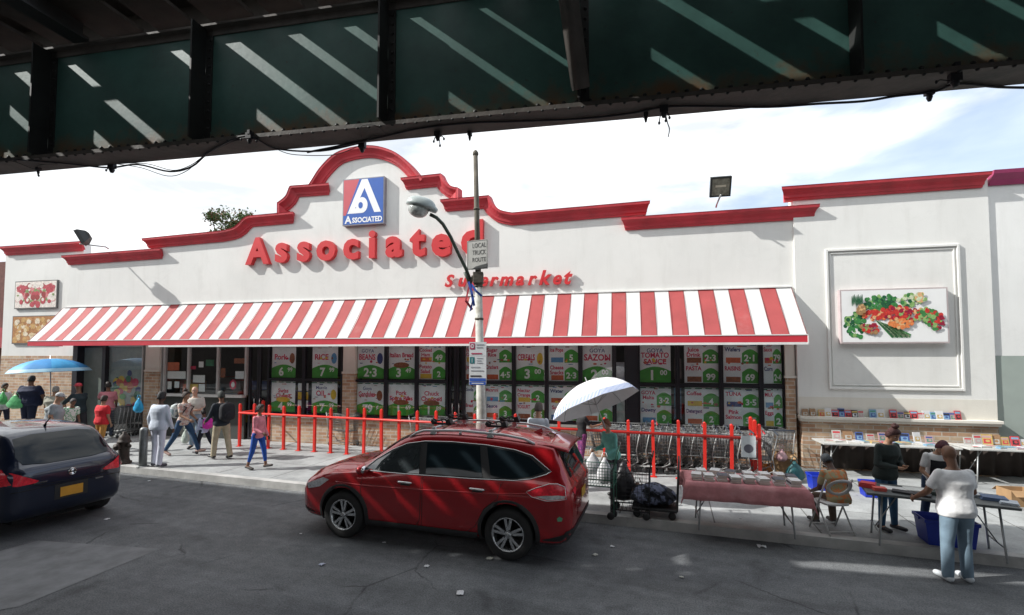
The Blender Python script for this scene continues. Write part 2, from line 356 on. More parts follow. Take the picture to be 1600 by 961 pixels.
mb = MB(); rs = random.Random(12)
for i in range(1500):
    x = rs.uniform(-8, 12); y = -abs(rs.gauss(0, .22)) - .01; s_ = rs.uniform(.005, .018); a_ = rs.uniform(0, 3); z_ = .004 + rs.uniform(0, .006)
    mb.add([(x + s_ * math.cos(a_ + k * 1.57), y + s_ * .6 * math.sin(a_ + k * 1.57), z_ + (.004 if k % 2 else 0)) for k in range(4)], [(0, 1, 2, 3)], rs.choice((0, 0, 0, 1, 1, 2)))
o = mb.build('gutter_grit', [MC((.10, .09, .07)), MC((.30, .29, .27)), MC((.16, .10, .05))], None, fix=False); o.location = (KER.o.x, KER.o.y, 0); o.rotation_euler[2] = KER.yaw
tag(o, 'loose grit and leaf scraps gathered in the gutter along the kerb', 'grit', kind='stuff')

# ------------------------------------------------------------------ the supermarket
FROT = FAC.yaw
def fpath(pts, ly=-.2): return [FAC.pl(x, y, ly) for x, y in pts]
shop = thing('supermarket', 'long white stucco supermarket with stepped red cornices and red striped awning', 'supermarket', (FAC.o.x, FAC.o.y, 0), FROT)
uL = FAC.pl(105, 480)[0]; uR = FAC.pl(1240, 400, 0)[0]; uRR = FAC.pl(1548, 400, -.06)[0]; uLL = FAC.pl(7, 450, .25)[0]
ZH = 3.16                                    # underside of the upper wall
wtop = [(105, 392), (240, 383), (240, 368), (345, 357), (372, 346), (388, 335), (442, 329), (442, 318), (452, 300), (464, 290), (498, 285),
        (503, 278), (515, 258), (540, 238), (575, 229), (612, 238), (636, 256), (650, 277), (694, 270), (699, 286), (714, 294), (714, 307), (766, 302),
        (776, 322), (800, 332), (1004, 315), (1004, 332), (1240, 319)]
def arcify(pts): return pts
top = [(u, z - .2) for u, z in [FAC.pl(x, y, 0) for x, y in wtop]]
top[0] = (uL, top[0][1]); top[-1] = (uR, top[-1][1])
MB().prism([(uL, ZH)] + top + [(uR, ZH)], 0, .3, 'y').build('main_wall', STUC, shop)
prof = [(-.31, 0), (-.31, .045), (-.27, .05), (-.25, .075), (-.19, .085), (-.13, .12), (-.09, .165), (-.07, .2), (-.02, .205), (0, .215), (.015, .0)]
def cornice(pts, ly=0, name='cornice', mat=None, back=.12, ext=(0, 0), off=-.2):
    P = [Vector((u, z)) for u, z in [FAC.pl(x, y, ly + off) for x, y in pts]]
    # smooth curved runs
    rings = []; k = len(P)
    for i in range(k):
        a = P[max(i - 1, 0)]; b = P[min(i + 1, k - 1)]
        d1 = (P[i] - a).normalized() if i else (P[1] - P[0]).normalized(); d2 = (b - P[i]).normalized() if i < k - 1 else d1
        t = (d1 + d2).normalized(); nn = Vector((-t.y, t.x)); c = max(nn.dot(Vector((-d1.y, d1.x))), .5)
        e = 0 if 0 < i < k - 1 else 1
        ring = []
        for h, out in prof + [(.015, -back), (-.31, -back)]:
            q = P[i] + nn * h / c
            if e: q = q + t * (out * .6 if out > 0 else 0) * (1 if i else -1)
            ring.append((q.x, ly - out, q.y))
        rings.append(ring)
    return MB().loft(rings, 0, True, False).build(name, mat or REDT, shop)
def curve(*pts, n=4):                         # Catmull-Rom through picture points
    out = []
    P = [Vector(p) for p in pts]
    for i in range(len(P) - 1):
        a, b, c, d = P[max(i - 1, 0)], P[i], P[i + 1], P[min(i + 2, len(P) - 1)]
        for j in range(n):
            t = j / n; out.append(tuple(.5 * ((2 * b) + (c - a) * t + (2 * a - 5 * b + 4 * c - d) * t * t + (3 * b - a - 3 * c + d) * t ** 3)))
    return out + [tuple(P[-1])]
cornice([(100, 399), (245, 388)])
cornice([(226, 372), (338, 361)] + curve((340, 361), (365, 355), (380, 341), (388, 337)) + [(452, 331)])
cornice([(433, 328), (433, 316)] + curve((434, 316), (446, 306), (452, 292), (456, 290)) + [(508, 286)], )
cornice(curve((485, 284), (503, 258), (530, 236), (575, 227), (612, 235), (637, 253), (656, 275), n=5))
cornice([(632, 277), (688, 271)] + curve((689, 271), (694, 281), (704, 290), (716, 293)) + [(716, 304)])
cornice([(694, 311), (763, 305)] + curve((764, 305), (770, 318), (782, 328), (800, 332)) + [(1008, 314)])
cornice([(978, 339), (1272, 319)], )
# right wing: a plain gable bay with moulded panel, stone ledge and brick dado
zl = FAC.pl(1245, 647, -.06)[1]; zt = FAC.pl(1240, 300, -.06)[1]
MB().b2((uR + .002, -.06, zl), (uRR, .3, zt)).build('side_bay_wall', STUC, shop)
cornice([(1230, 291), (1540, 268)], -.06)
MB().b2((uR + .06, -.10, SW), (uRR - .02, .28, zl - .1)).build('brick_base', BRICK, shop)
MB().b2((uR + .002, -.065, zl - .06), (uRR - .004, -.005, zl + .42)).build('base_band', STUC2, shop)
MB().b2((uR - .01, -.2, zl - .1), (uRR + .03, .0, zl - .03)).b2((uR + .01, -.16, zl - .16), (uRR + .01, .0, zl - .102)).build('ledge', STUC2, shop, .01)
def rectframe(mb, x0, x1, z0, z1, y, w, d, m=0):
    mb.b2((x0, y - d, z0), (x0 + w, y, z1), m).b2((x1 - w, y - d, z0), (x1, y, z1), m)
    mb.b2((x0 + w, y - d, z1 - w), (x1 - w, y, z1), m).b2((x0 + w, y - d, z0), (x1 - w, y, z0 + w), m)
px0, pz1 = FAC.pl(1289, 390, -.08); px1, pz0 = FAC.pl(1508, 611, -.08)
mb = MB(); rectframe(mb, px0, px1, pz0, pz1, -.06, .055, .05); rectframe(mb, px0 + .09, px1 - .09, pz0 + .09, pz1 - .09, -.06, .03, .025)
mb.build('panel_moulding', STUC, shop, .008)
# left wing
zll = FAC.pl(60, 387, .25)[1]; zb = FAC.pl(60, 556, .25)[1]
MB().b2((uLL, .25, zb), (uL + .3, .5, zll)).b2((uL - .02, .002, ZH), (uL, .3, top[0][1])).build('left_bay_wall', STUC, shop)
cornice([(2, 385), (121, 377)], .25)
uD = FAC.pl(112, 600, .25)[0]
MB().b2((uLL, .24, SW), (uD, .5, zb)).build('brick_base', BRICK, shop)
# body of the building behind the front
MB().b2((uLL, .6, ZH), (uRR, 16, 5.3)).b2((uLL, 9.5, 0), (uRR, 16, ZH - .002)).b2((uRR - .3, .302, 0), (uRR, 9.5, ZH - .002)).b2((uLL, .52, 0), (uLL + .3, 9.5, ZH - .002)).build('rear_block', M('rear block', (.3, .29, .27), .9), shop)
MB().b2((uL, .3, ZH), (uR, .6, 5.2)).build('roof_edge', M('roof edge felt', (.2, .2, .2), .9), shop)
# store interior
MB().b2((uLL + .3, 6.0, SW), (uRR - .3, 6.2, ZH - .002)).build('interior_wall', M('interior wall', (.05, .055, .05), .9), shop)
MB().b2((uLL + .3, .4, SW), (uRR - .3, 6.0, SW + .006)).build('interior_floor', M('interior floor', (.18, .17, .15), .4), shop)
cc = [(.4, .06, .05), (.5, .4, .08), (.08, .3, .1), (.1, .15, .4), (.5, .5, .5), (.35, .18, .06)]
rs = random.Random(3)
for i in range(60):
    x = rs.uniform(uL + 1, uR - 1); MB().box((x, rs.uniform(1.2, 5.5), SW + rs.choice((.35, .8, 1.25, 1.6))), (rs.uniform(.3, .9), .3, .3)).build('stocked_shelf', MC(rs.choice(cc)), shop)
# stone and brick pillars
DARKF = M('dark bronze window frame', (.018, .018, .024), .35, var=.1); WHF = M('grey aluminium frame', (.45, .46, .45), .4, var=.08)
def pillar(x0, x1, split=True, mat=None):
    a = FAC.pl(x0, 600, 0)[0]; b = FAC.pl(x1, 600, 0)[0]
    if mat: MB().b2((a, .02, SW), (b, .3, ZH - .002)).build('pillar', mat, shop); return
    MB().b2((a, .0, SW), (b, .3, 2.3)).b2((a, .02, 2.302), (b, .3, ZH - .002), 1).b2((a - .02, -.02, 2.27), (b + .02, .29, 2.33), 1).build('pillar', [BRICK, STUC2], shop)
pillar(535, 553); pillar(225, 247); pillar(1228, 1243)
pillar(979, 997, mat=DARKF); pillar(111, 118, mat=DARKF); pillar(157, 162, mat=DARKF)
mb = MB(); z0w = .96
for a, b in ((553, 700), (724, 960), (997, 1228), (418, 535)):
    ua, ub = FAC.pl(a, 650, .05)[0], FAC.pl(b, 650, .05)[0]
    mb.b2((ua, .05, SW), (ub, .28, z0w - .06)).b2((ua, .02, z0w - .058), (ub, .28, z0w), 1)
mb.build('brick_base', [BRICK, STUC2], shop)

# posters: paper, green hill, red lettering, a coloured product picture, white price
PM = [M('poster paper', (.80, .85, .86), .5, var=.10, vs=2.5), M('poster green', (.06, .36, .04), .5, var=.2, vs=4), M('poster crimson', (.58, .015, .08), .5, var=0),
      M('poster white ink', (.85, .87, .85), .5, var=0), M('poster dark green', (.02, .16, .07), .5, var=0), M('poster brown', (.28, .09, .035), .5, var=.4, vs=20),
      M('poster yellow', (.7, .48, .04), .5, var=.15), M('poster navy', (.03, .05, .2), .5, var=0), M('poster orange red', (.6, .13, .05), .5, var=.2, vs=20), M('poster sky', (.1, .3, .55), .5, var=.2)]
def hill(mb, x0, x1, z0, z1, y, m, n=12):
    mb.add([(x0, y, z0), (x1, y, z0)] + [(x1 + (x0 - x1) * i / n, y, z0 + (z1 - z0) * (.72 + .28 * math.sin(math.pi * i / n))) for i in range(n + 1)], [list(range(n + 3))], m)
def disc(mb, x, z, a, b, y, m, n=16): mb.add([(x + a * math.cos(2 * math.pi * i / n), y, z + b * math.sin(2 * math.pi * i / n)) for i in range(n)], [list(range(n))], m)
def cellp(mb, x0, x1, z0, z1, y, spec):
    """one advertisement: spec = (header, title, price, cents, picture material)"""
    w, h = x1 - x0, z1 - z0; head, title, price, cents, pic = spec; xc = (x0 + x1) / 2
    hill(mb, x0, x1, z0, z0 + h * .42, y - .001, 1)
    if head: put_text(mb, head, xc - (w * .12 if pic else 0), y - .002, z0 + h * .80, h * .15, 7, fit=w * .62, offset=.012)
    lines = title.split('/')
    for i, t in enumerate(lines):
        put_text(mb, t, xc - (w * .14 if pic and len(lines) < 2 else 0), y - .002, z0 + h * (.58 if len(lines) < 2 else .66 - .17 * i), h * (.24 if len(lines) < 2 else .19), 2, fit=w * (.62 if pic and len(lines) < 2 else .9), offset=.03)
    if pic:
        if len(lines) > 1: disc(mb, xc, z0 + h * .42, w * .3, h * .085, y - .003, pic)
        else: disc(mb, x1 - w * .15, z0 + h * .62, w * .11, h * .17, y - .003, pic)
    s = h * .36; pw = w * (.3 if cents else .62)
    put_text(mb, price, xc - (w * .1 if cents else 0), y - .004, z0 + h * .07, s, 3, fit=w * (.5 if cents else .72), offset=.035)
    if cents: put_text(mb, cents, xc + w * .27, y - .004, z0 + h * .2, s * .5, 3, fit=w * .3, offset=.03)
def halfp(mb, x0, x1, z0, z1, y, spec):
    """a half-height advertisement: words on the left, a green price bubble on the right"""
    w, h = x1 - x0, z1 - z0; title, price, col, pic = spec; xm = x0 + w * .54
    for i, t in enumerate(title.split('/')):
        put_text(mb, t, (x0 + xm) / 2, y - .002, z0 + h * (.66 - .28 * i), h * .3, col, fit=w * .46, offset=.03)
    if pic: mb.add([(x0 + w * .08, y - .003, z0 + h * .05), (xm - w * .04, y - .003, z0 + h * .05), (xm - w * .04, y - .003, z0 + h * .33), (x0 + w * .08, y - .003, z0 + h * .33)], [(0, 1, 2, 3)], pic)
    hill(mb, xm, x1, z0 + h * .02, z0 + h * .78, y - .001, 1)
    put_text(mb, price, (xm + x1) / 2, y - .004, z0 + h * .16, h * .46, 3, fit=w * .38, offset=.035)
def poster(par, x0, x1, z0, z1, spec, y=.17):
    mb = MB(); mb.add([(x0, y, z0), (x1, y, z0), (x1, y, z1), (x0, y, z1)], [(0, 1, 2, 3)], 0)
    h = z1 - z0
    if isinstance(spec, list):
        zm = z0 + h * .48; halfp(mb, x0, x1, z0, zm, y, spec[1]); halfp(mb, x0, x1, zm, z1 - h * .05, y, spec[0])
    else: cellp(mb, x0, x1, z0, z1 - h * .04, y, spec)
    mb.add([(x0, y - .001, z1 - h * .045), (x1, y - .001, z1 - h * .045), (x1, y - .001, z1 - h * .01), (x0, y - .001, z1 - h * .01)], [(0, 1, 2, 3)], 4)
    for i in range(3):
        q = x0 + (x1 - x0) * (.2 + .3 * i); mb.add([(q, y - .002, z1 - h * .04), (q + .09, y - .002, z1 - h * .04), (q + .09, y - .002, z1 - h * .018), (q, y - .002, z1 - h * .018)], [(0, 1, 2, 3)], 3)
    rp_ = random.Random(int(x0 * 1000) + int(z0 * 77)); an = rp_.uniform(-.014, .014); cx_, cz_ = (x0 + x1) / 2, (z0 + z1) / 2
    for k_ in range(rp_.randint(3, 6)):           # small print and product vignettes
        qx, qz, qw, qh = rp_.uniform(x0 + .04, x1 - .16), z0 + h * rp_.choice((.44, .50, .56, .93, .9)), rp_.uniform(.05, .14), rp_.uniform(.012, .03)
        mb.add([(qx, y - .0025, qz), (qx + qw, y - .0025, qz), (qx + qw, y - .0025, qz + qh), (qx, y - .0025, qz + qh)], [(0, 1, 2, 3)], rp_.choice((7, 2, 5, 9, 8)))
    for k_ in range(rp_.randint(2, 5)): disc(mb, rp_.uniform(x0 + .08, x1 - .08), z0 + h * rp_.uniform(.46, .62), rp_.uniform(.02, .055), rp_.uniform(.02, .045), y - .0031 - k_ * .0001, rp_.choice((5, 6, 8, 2)), 9)
    for v_ in mb.v: dx_, dz_ = v_.x - cx_, v_.z - cz_; v_.x = cx_ + (dx_ * math.cos(an) - dz_ * math.sin(an)) * .975; v_.z = cz_ + (dx_ * math.sin(an) + dz_ * math.cos(an)) * .975
    return mb.build('poster', PM, par, fix=False)
ZM = 2.06
def bay(x0, x1, cols, z0=z0w, split=True):
    """a dark framed window bay; cols = [(px0, px1, upper, lower)]"""
    u0, u1 = FAC.pl(x0, 600, .1)[0], FAC.pl(x1, 600, .1)[0]
    edges = [u0] + [(FAC.pl(a[1], 600, .1)[0] + FAC.pl(b[0], 600, .1)[0]) / 2 for a, b in zip(cols[:-1], cols[1:])] + [u1]
    for i, (a, b, up, lo) in enumerate(cols):
        e0, e1 = edges[i], edges[i + 1]; mb = MB()
        rectframe(mb, e0 + .002, e1 - .002, z0 + .002, ZH - .004, .2, .05, .12)
        mb.b2((e0 + .05, .09, ZM - .035), (e1 - .05, .19, ZM + .035))
        f = mb.build('window', DARKF, shop)
        MB().b2((e0 + .05, .128, z0 + .05), (e1 - .05, .134, ZM - .036)).b2((e0 + .05, .128, ZM + .036), (e1 - .05, .134, ZH - .055)).build('pane', GLASS, f)
        pa, pb = FAC.pl(a, 600, .17)[0], FAC.pl(b, 600, .17)[0]
        if up: poster(f, pa, pb, ZM + .045, ZH - .01, up)
        if lo: poster(f, pa, pb, z0 + .08, ZM - .045, lo)
bay(553, 700, [(558, 600, ('GOYA', 'BEANS', '2·3', '', 7), ('Goya', 'Gandules', '79', '¢', 5)),
               (606, 648, ('', 'Italian Bread/ ', '3', '49', 5), ('', 'Pork/Spare Ribs', '1', '69', 5)),
               (653, 696, [('Cooked/Ham', '49', 2, 8), ('Potato/Salad', '2', 2, 6)], ('', 'Chuck/Chopped', '1', '89', 5))])
bay(724, 960, [(727, 752, [('Fruit/Cups', '4·5', 2, 6), ('Juice', '4·5', 2, 8)], [('Soda', '4·5', 7, 0), ('Bread', '89', 2, 5)]),
               (757, 800, [('Sugar/Rice', '2', 2, 0), ('Crackers', '4·5', 2, 8)], [('Macaroni', '2', 2, 9), ('Sauce', '3', 7, 8)]),
               (806, 851, ('', 'CEREALS', '3', '00', 6), [('Nectar/Orange', '2', 2, 6), ('YOGURT', '6·5', 2, 5)]),
               (857, 904, [('Ice Pops', '5', 2, 9), ('Cheese/Snacks', '2·3', 2, 8)], [('Water', '3', 7, 8), ('Soap', '2', 2, 9)]),
               (910, 957, ('GOYA', 'SAZON', '2', '00', 0), [('Milk', '2', 7, 9), ('Cola', '3', 2, 8)])])
bay(997, 1228, [(999, 1049, ('GOYA', 'TOMATO/SAUCE', '1', '00', 0), [('GOYA/Malta', '3·2', 2, 0), ('Downy', '9', 7, 9)]),
                (1069, 1124, [('Juice/Drink', '2·3', 2, 5), ('PASTA', '99', 2, 5)], [('Coffee', '4', 2, 6), ('Detergent', '2', 7, 8)]),
                (1130, 1186, [('Wafers', '2·1', 7, 8), ('RAISINS', '69', 2, 5)], [('TUNA', '3·5', 2, 7), ('Pink/Salmon', '3·5', 2, 0)]),
                (1193, 1222, [('Sauce', '79', 2, 8), ('Corn', '2·4', 7, 0)], [('MILK', '4', 2, 9), ('Eggs', '2', 2, 6)])])
bay(418, 535, [(424, 462, ('', 'Pork', '6', '99', 5), ('', 'Swiss/Cheese', '4', '99', 6)), (487, 528, ('', 'RICE', '7', '99', 9), ('Mazola', 'OIL', '7', '99', 6))])
bay(960, 979, [(963, 976, None, None)])
mb = MB()
for x0_, x1_, y0_, y1_, m_ in ((962, 977, 566, 594, 0), (962, 977, 604, 660, 1), (1053, 1065, 560, 592, 2), (1053, 1065, 606, 655, 3)):
    a_, t_ = FAC.pl(x0_, y0_, .18); b_, d_ = FAC.pl(x1_, y1_, .18); MB().b2((a_, .175, d_), (b_, .18, t_)).build('notice', MC([(.42, .46, .50), (.50, .54, .52), (.14, .12, .11), (.12, .22, .32)][m_], .6, var=.35, vs=6), shop)  # plain sheets painted in for reflections on the narrow glass
# narrow side lights and notices
mb = MB(); a, b = FAC.pl(466, 600, .17)[0], FAC.pl(482, 600, .17)[0]
for i, (c0, c1) in enumerate(((1.2, 1.42), (1.45, 1.68), (1.72, 1.95))): mb.b2((a, .165, c0), (b, .17, c1), i % 2 + 1)
mb.build('notice', [PM[0], PM[0], PM[6]], shop)
# the entrances: dark double doors with steel handles
def doors(x0, x1, n=2):
    u0, u1 = FAC.pl(x0, 600, .1)[0], FAC.pl(x1, 600, .1)[0]; w = (u1 - u0) / n
    for i in range(n):
        a = u0 + w * i; mb = MB(); rectframe(mb, a + .004, a + w - .004, SW + .01, ZH - .01, .22, .07, .06); mb.b2((a + .07, .16, .9), (a + w - .07, .21, 1.02))
        d = mb.build('door', DARKF, shop); MB().b2((a + .07, .185, SW + .08), (a + w - .07, .19, ZH - .08)).build('pane', GLASS, d)
        hx = a + (w - .1 if i == 0 else .1); MB().tube([(hx, .16, 1.05), (hx, .1, 1.05), (hx, .1, 1.45), (hx, .16, 1.45)], .014).build('handle', MC((.5, .5, .48), .3, metal=1), d)
doors(700, 724); doors(386, 418)
# wide plate window with grey mullions and bottom sill, left part of the front
u0, u1 = FAC.pl(248, 600, .1)[0], FAC.pl(386, 600, .1)[0]
zs = FAC.pl(300, 617, .1)[1]
wd = MB(); ms = [FAC.pl(x, 600, .1)[0] for x in (251, 256, 293.5, 339.5, 383.5)]
for x in ms: wd.b2((x - .035, .08, zs + .03), (x + .035, .18, ZH - .07))
wd.b2((u0 + .002, .08, ZH - .07), (u1 - .002, .18, ZH - .004))
win = wd.build('window', WHF, shop)
MB().b2((u0, .0, zs - .05), (u1 - .1, .2, zs + .03)).build('sill', M('sill paint', (.62, .62, .6), .5), win)
MB().b2((u0, .132, zs + .03), (u1, .138, ZH - .07)).build('pane', GLASS, win)
MB().b2((u0 + .002, .12, SW), (u1 - .1, .2, zs - .052)).build('window_base', MC((.05, .055, .05)), shop)
rs = random.Random(11); mb = MB()
for x0, x1, y0, y1, m in ((262, 280, 566, 579, 8), (262, 290, 580, 592, 3), (262, 268, 596, 608, 3), (273, 280, 596, 606, 0), (297, 306, 572, 577, 2), (302, 320, 586, 598, 3), (311, 320, 600, 612, 3), (311, 318, 565, 574, 3),
                          (297, 309, 600, 613, 6), (366, 383, 560, 568, 5), (368, 381, 580, 592, 0), (360, 369, 596, 606, 8), (286, 292, 600, 615, 8), (345, 352, 575, 590, 5), (322, 334, 562, 572, 4)):
    a, z1 = FAC.pl(x0, y0, .16); b, z0 = FAC.pl(x1, y1, .16); mb.b2((a, .155, z0), (b, .16, z1), m)
disc(mb, *[(FAC.pl(364, 601, .15))[i] for i in (0, 1)], .13, .16, .149, 2); disc(mb, *[(FAC.pl(364, 601, .15))[i] for i in (0, 1)], .07, .09, .147, 3)
mb.build('notice', PM, win)
# fruit picture window beside the far entrance
a, b = FAC.pl(164, 600, .14)[0], FAC.pl(223, 600, .14)[0]
mb = MB(); rectframe(mb, a, b, .5, ZH - .01, .2, .05, .08); mb.b2((a + .05, .16, .55), (b - .05, .2, ZH - .06), 1); mb.b2((a, .1, SW), (b, .2, .498), 2)
w2 = mb.build('window', [WHF, MC((.34, .40, .38)), MC((.06, .06, .06))], shop)
mb = MB(); rs = random.Random(5)
for i in range(46):
    x = rs.uniform(a + .3, b - .15); z = rs.uniform(1.0, 1.0 + 1.3 * (1 - abs((x - a) / (b - a) - .6)))
    disc(mb, x, z, rs.uniform(.09, .17), rs.uniform(.09, .17), .157 - i * .0004, rs.choice((2, 6, 6, 1, 8, 6, 4, 7)))
mb.build('fruit_picture', PM, w2, fix=False)
MB().b2((a, .125, .55), (b, .13, ZH - .06)).build('pane', GLASS, w2)
a, b = FAC.pl(118, 600, .14)[0], FAC.pl(157, 600, .14)[0]
mb = MB(); rectframe(mb, a + .01, b - .01, SW, ZH - .01, .3, .07, .08); mb.b2((a + .08, .26, SW), (b - .08, .28, ZH - .08), 1)
mb.build('door', [DARKF, M('door glass backing', (.16, .19, .17), .3)], shop)

# awning
AT, AB, AD, VB = 4.50, 3.29, 1.0, 3.07
a0 = FAC.pl(100, 483)[0]; a1 = FAC.pl(1236, 448)[0]; n = 65; w = (a1 - a0) / n
AR = M('red awning canvas', (.52, .105, .105), .7, var=.12, vs=1.5, dirt=((.60, .30, .28), 1.1, .58, .35)); AW = M('white awning canvas', (.84, .84, .83), .7, var=.05, vs=2, dirt=((.6, .58, .55), 1.3, .62, .35))
VR = M('red awning valance', (.60, .035, .055), .6, var=.1, vs=1)
for m_ in (AR, AW):                            # canvas lets some daylight through
    n_ = m_.node_tree.nodes; l_ = m_.node_tree.links; tr_ = n_.new('ShaderNodeBsdfTranslucent'); mx_ = n_.new('ShaderNodeMixShader'); mx_.inputs[0].default_value = .32
    bs_ = n_['Principled BSDF']; src_ = bs_.inputs['Base Color'].links[0].from_socket; l_.new(src_, tr_.inputs[0])
    l_.new(bs_.outputs[0], mx_.inputs[1]); l_.new(tr_.outputs[0], mx_.inputs[2]); l_.new(mx_.outputs[0], n_['Material Output'].inputs[0])
aw = MB(); rs = random.Random(14); wob = [rs.uniform(-.012, .012) for _ in range(n + 1)]
for i in range(n):
    x0, x1 = a0 + w * i, a0 + w * (i + 1); m = 1 if i % 2 == 0 else 0
    sag = [(.0, 0), (.25, -.012), (.5, -.018), (.75, -.012), (1, 0)]
    pts = []
    for t, s in sag:
        z = AT + (AB - AT) * t; y = -AD * t
        pts += [(x0 + wob[i] * t, y - s * .6, z + s * (1 + wob[i] * 60)), (x1 + wob[i + 1] * t, y - s * .6, z + s * (1 + wob[i + 1] * 60))]
    aw.add(pts, [(2 * k, 2 * k + 1, 2 * k + 3, 2 * k + 2) for k in range(4)], m)
aw.add([(a0, -.0, AT), (a0, -AD, AB), (a0, 0, AB)], [(0, 1, 2)], 0).add([(a1, 0, AT), (a1, -AD, AB), (a1, 0, AB)], [(0, 1, 2)], 1)
awn = aw.build('awning', [AR, AW], shop, fix=False)
MB().b2((a0, -AD - .03, VB + .055), (a1, -AD, AB - .012)).b2((a0, -AD, VB + .055), (a0 + .02, 0, AB)).b2((a1 - .02, -AD, VB + .055), (a1, 0, AB)).build('valance', VR, awn)
mb = MB().b2((a0 + 5, -AD - .034, VB), (a1 + .02, -AD + .02, VB + .053)).b2((a0, -AD - .04, AB - .01), (a1 + .02, -AD + .01, AB + .012)).b2((a0, -.05, AT - .01), (a1, 0, AT + .02))
mb.b2((a1 - .003, -AD - .04, AB - .2), (a1 + .02, -AD + .04, AB))
mb.build('awning_trim', M('white trim', (.8, .8, .78), .5, var=.06), awn)
mb = MB()
for i in range(0, n + 1):
    x = a0 + w * i; mb.add([(x - .008, 0.0, AT + .004), (x + .008, 0, AT + .004), (x + .008, -AD, AB + .006), (x - .008, -AD, AB + .006)], [(0, 1, 2, 3)])
mb.build('awning_seams', M('seam stitching', (.2, .05, .05), .8, var=0), awn, fix=False)
mb = MB()
for i in range(0, n + 1, 4):
    x = a0 + w * i; mb.tube([(x, 0, AT - .05), (x, -AD + .03, AB - .03)], .015, n=5).tube([(x, 0, AB - .05), (x, -AD + .03, AB - .05)], .015, n=5)
mb.build('awning_frame', MC((.5, .5, .5), .5), awn)

# raised red letters
RL = M('red sign letter', (.60, .035, .04), .42, var=.06, vs=2)
def letters(word, pts, hts, name='sign_letter', **k):
    for ch, (x, y), h in zip(word, pts, hts):
        u, z = FAC.pl(x, y, -.1); t = text(ch, 1., extrude=.07, **k)
        xs = [v.x for v in t.v]; ys = [v.y for v in t.v]; cx = (min(xs) + max(xs)) / 2; s = h / (.7)
        o = MB(); o.add([(u + (v.x - cx) * s, -.075 - v.z * s * .9, z + v.y * s) for v in t.v], t.f); o.build(name, RL, shop)
xs = [403, 440.5, 475, 510, 549, 582, 616, 653, 690, 738]; ys = [411, 408, 406.5, 405, 403, 401, 399.5, 398, 398, 396]
cap = .80
letters('Associated', list(zip(xs, ys)), [.78, .80, .80, .80, .80, .80, .80, .82, .84, .92], offset=.040)
xs = [702, 723, 743, 756, 772, 791, 812, 832, 852, 871, 888]; ys = [447.5, 447, 446.5, 446, 446, 445.5, 445, 444.5, 444, 443.5, 443]
letters('Supermarket', list(zip(xs, ys)), [.33, .35, .35, .35, .35, .35, .35, .35, .38, .35, .38], name='small_sign_letter', offset=.03, shear=.3)
# emblem panel: white A cut into red and blue, lettering strip underneath
e0, f1 = FAC.pl(536.5, 281, -.14); e1, f0 = FAC.pl(600, 349, -.14); W, H = e1 - e0, f1 - f0
lg = MB().b2((e0, -.15, f0), (e1, -.002, f1), 0)
y = -.153
def q(pts, m, yy): lg.add([(e0 + W * a, yy, f0 + H * b) for a, b in pts], [list(range(len(pts)))], m)
q([(.02, .22), (.02, .98), (.40, .98), (.08, .22)], 1, y)
q([(.02, .02), (.98, .02), (.98, .98), (.52, .98), (.40, .98), (.08, .215), (.02, .215)], 2, y - .001)
q([(.46, .97), (.60, .97), (.93, .25), (.77, .25), (.53, .78), (.31, .36), (.46, .36), (.46, .25), (.12, .25)], 3, y - .003)
disc(lg, e0 + W * .47, f0 + H * .42, W * .14, H * .17, y - .004, 3); q([(.33, .25), (.47, .25), (.47, .59), (.33, .40)], 3, y - .0045)
disc(lg, e0 + W * .44, f0 + H * .415, W * .055, H * .07, y - .005, 2)
put_text(lg, 'A', e0 + W * .14, y - .004, f0 + H * .045, H * .22, 3, offset=.03); put_text(lg, 'SSOCIATED', e0 + W * .6, y - .004, f0 + H * .055, H * .15, 3, fit=W * .72, offset=.035)
lg.build('emblem_panel', [M('panel edge', (.25, .25, .28), .5), M('emblem red', (.55, .09, .11), .4, var=.04), M('emblem blue', (.03, .11, .42), .4, var=.04), M('emblem white', (.85, .85, .85), .4, var=.02)], shop, fix=False)

# vegetable picture panel on the right bay
v0, w1 = FAC.pl(1312, 453, -.2); v1, w0 = FAC.pl(1484, 536, -.2)
vp = MB().b2((v0, -.2, w0), (v1, -.06, w1), 0)
vp.add([(v0 + .03, -.203, w0 + .03), (v1 - .03, -.203, w0 + .03), (v1 - .03, -.203, w1 - .03), (v0 + .03, -.203, w1 - .03)], [(0, 1, 2, 3)], 1)
W, H = v1 - v0, w1 - w0; rs = random.Random(21); k = 0
def spot(a, b, ra, rb, m):
    global k
    k += 1; disc(vp, v0 + W * a, w0 + H * b, W * ra, H * rb, -.204 - k * .00005, m, 9)
def cluster(a, b, ra, rb, n, ms, r=.016):
    for i in range(n):
        t = rs.uniform(0, 6.28); q_ = math.sqrt(rs.random()); s = rs.uniform(.6, 1.5)
        spot(a + ra * q_ * math.cos(t), b + rb * q_ * math.sin(t), r * s, r * s * 1.9, rs.choice(ms))
cluster(.14, .33, .10, .24, 90, (2, 3, 2, 4)); cluster(.34, .72, .11, .15, 70, (2, 4, 2, 3)); cluster(.45, .76, .09, .12, 40, (2, 4)); cluster(.66, .78, .12, .10, 40, (2, 11, 4, 3))
cluster(.33, .52, .12, .09, 60, (5, 5, 7, 6)); cluster(.52, .55, .14, .12, 90, (5, 5, 5, 10, 6)); cluster(.66, .52, .13, .13, 70, (5, 6, 5, 10, 3)); cluster(.80, .50, .09, .13, 40, (5, 2, 5, 3))
cluster(.88, .40, .08, .16, 50, (3, 2, 10, 5)); cluster(.28, .28, .09, .09, 30, (8, 5, 10, 3)); cluster(.56, .36, .12, .08, 50, (7, 7, 6)); cluster(.75, .82, .05, .08, 25, (11, 6, 3)); cluster(.19, .62, .035, .1, 22, (8, 6, 8))
for i in range(9): spot(.11 + .012 * i, .78 + .015 * (i % 3), .006, .10, 4)
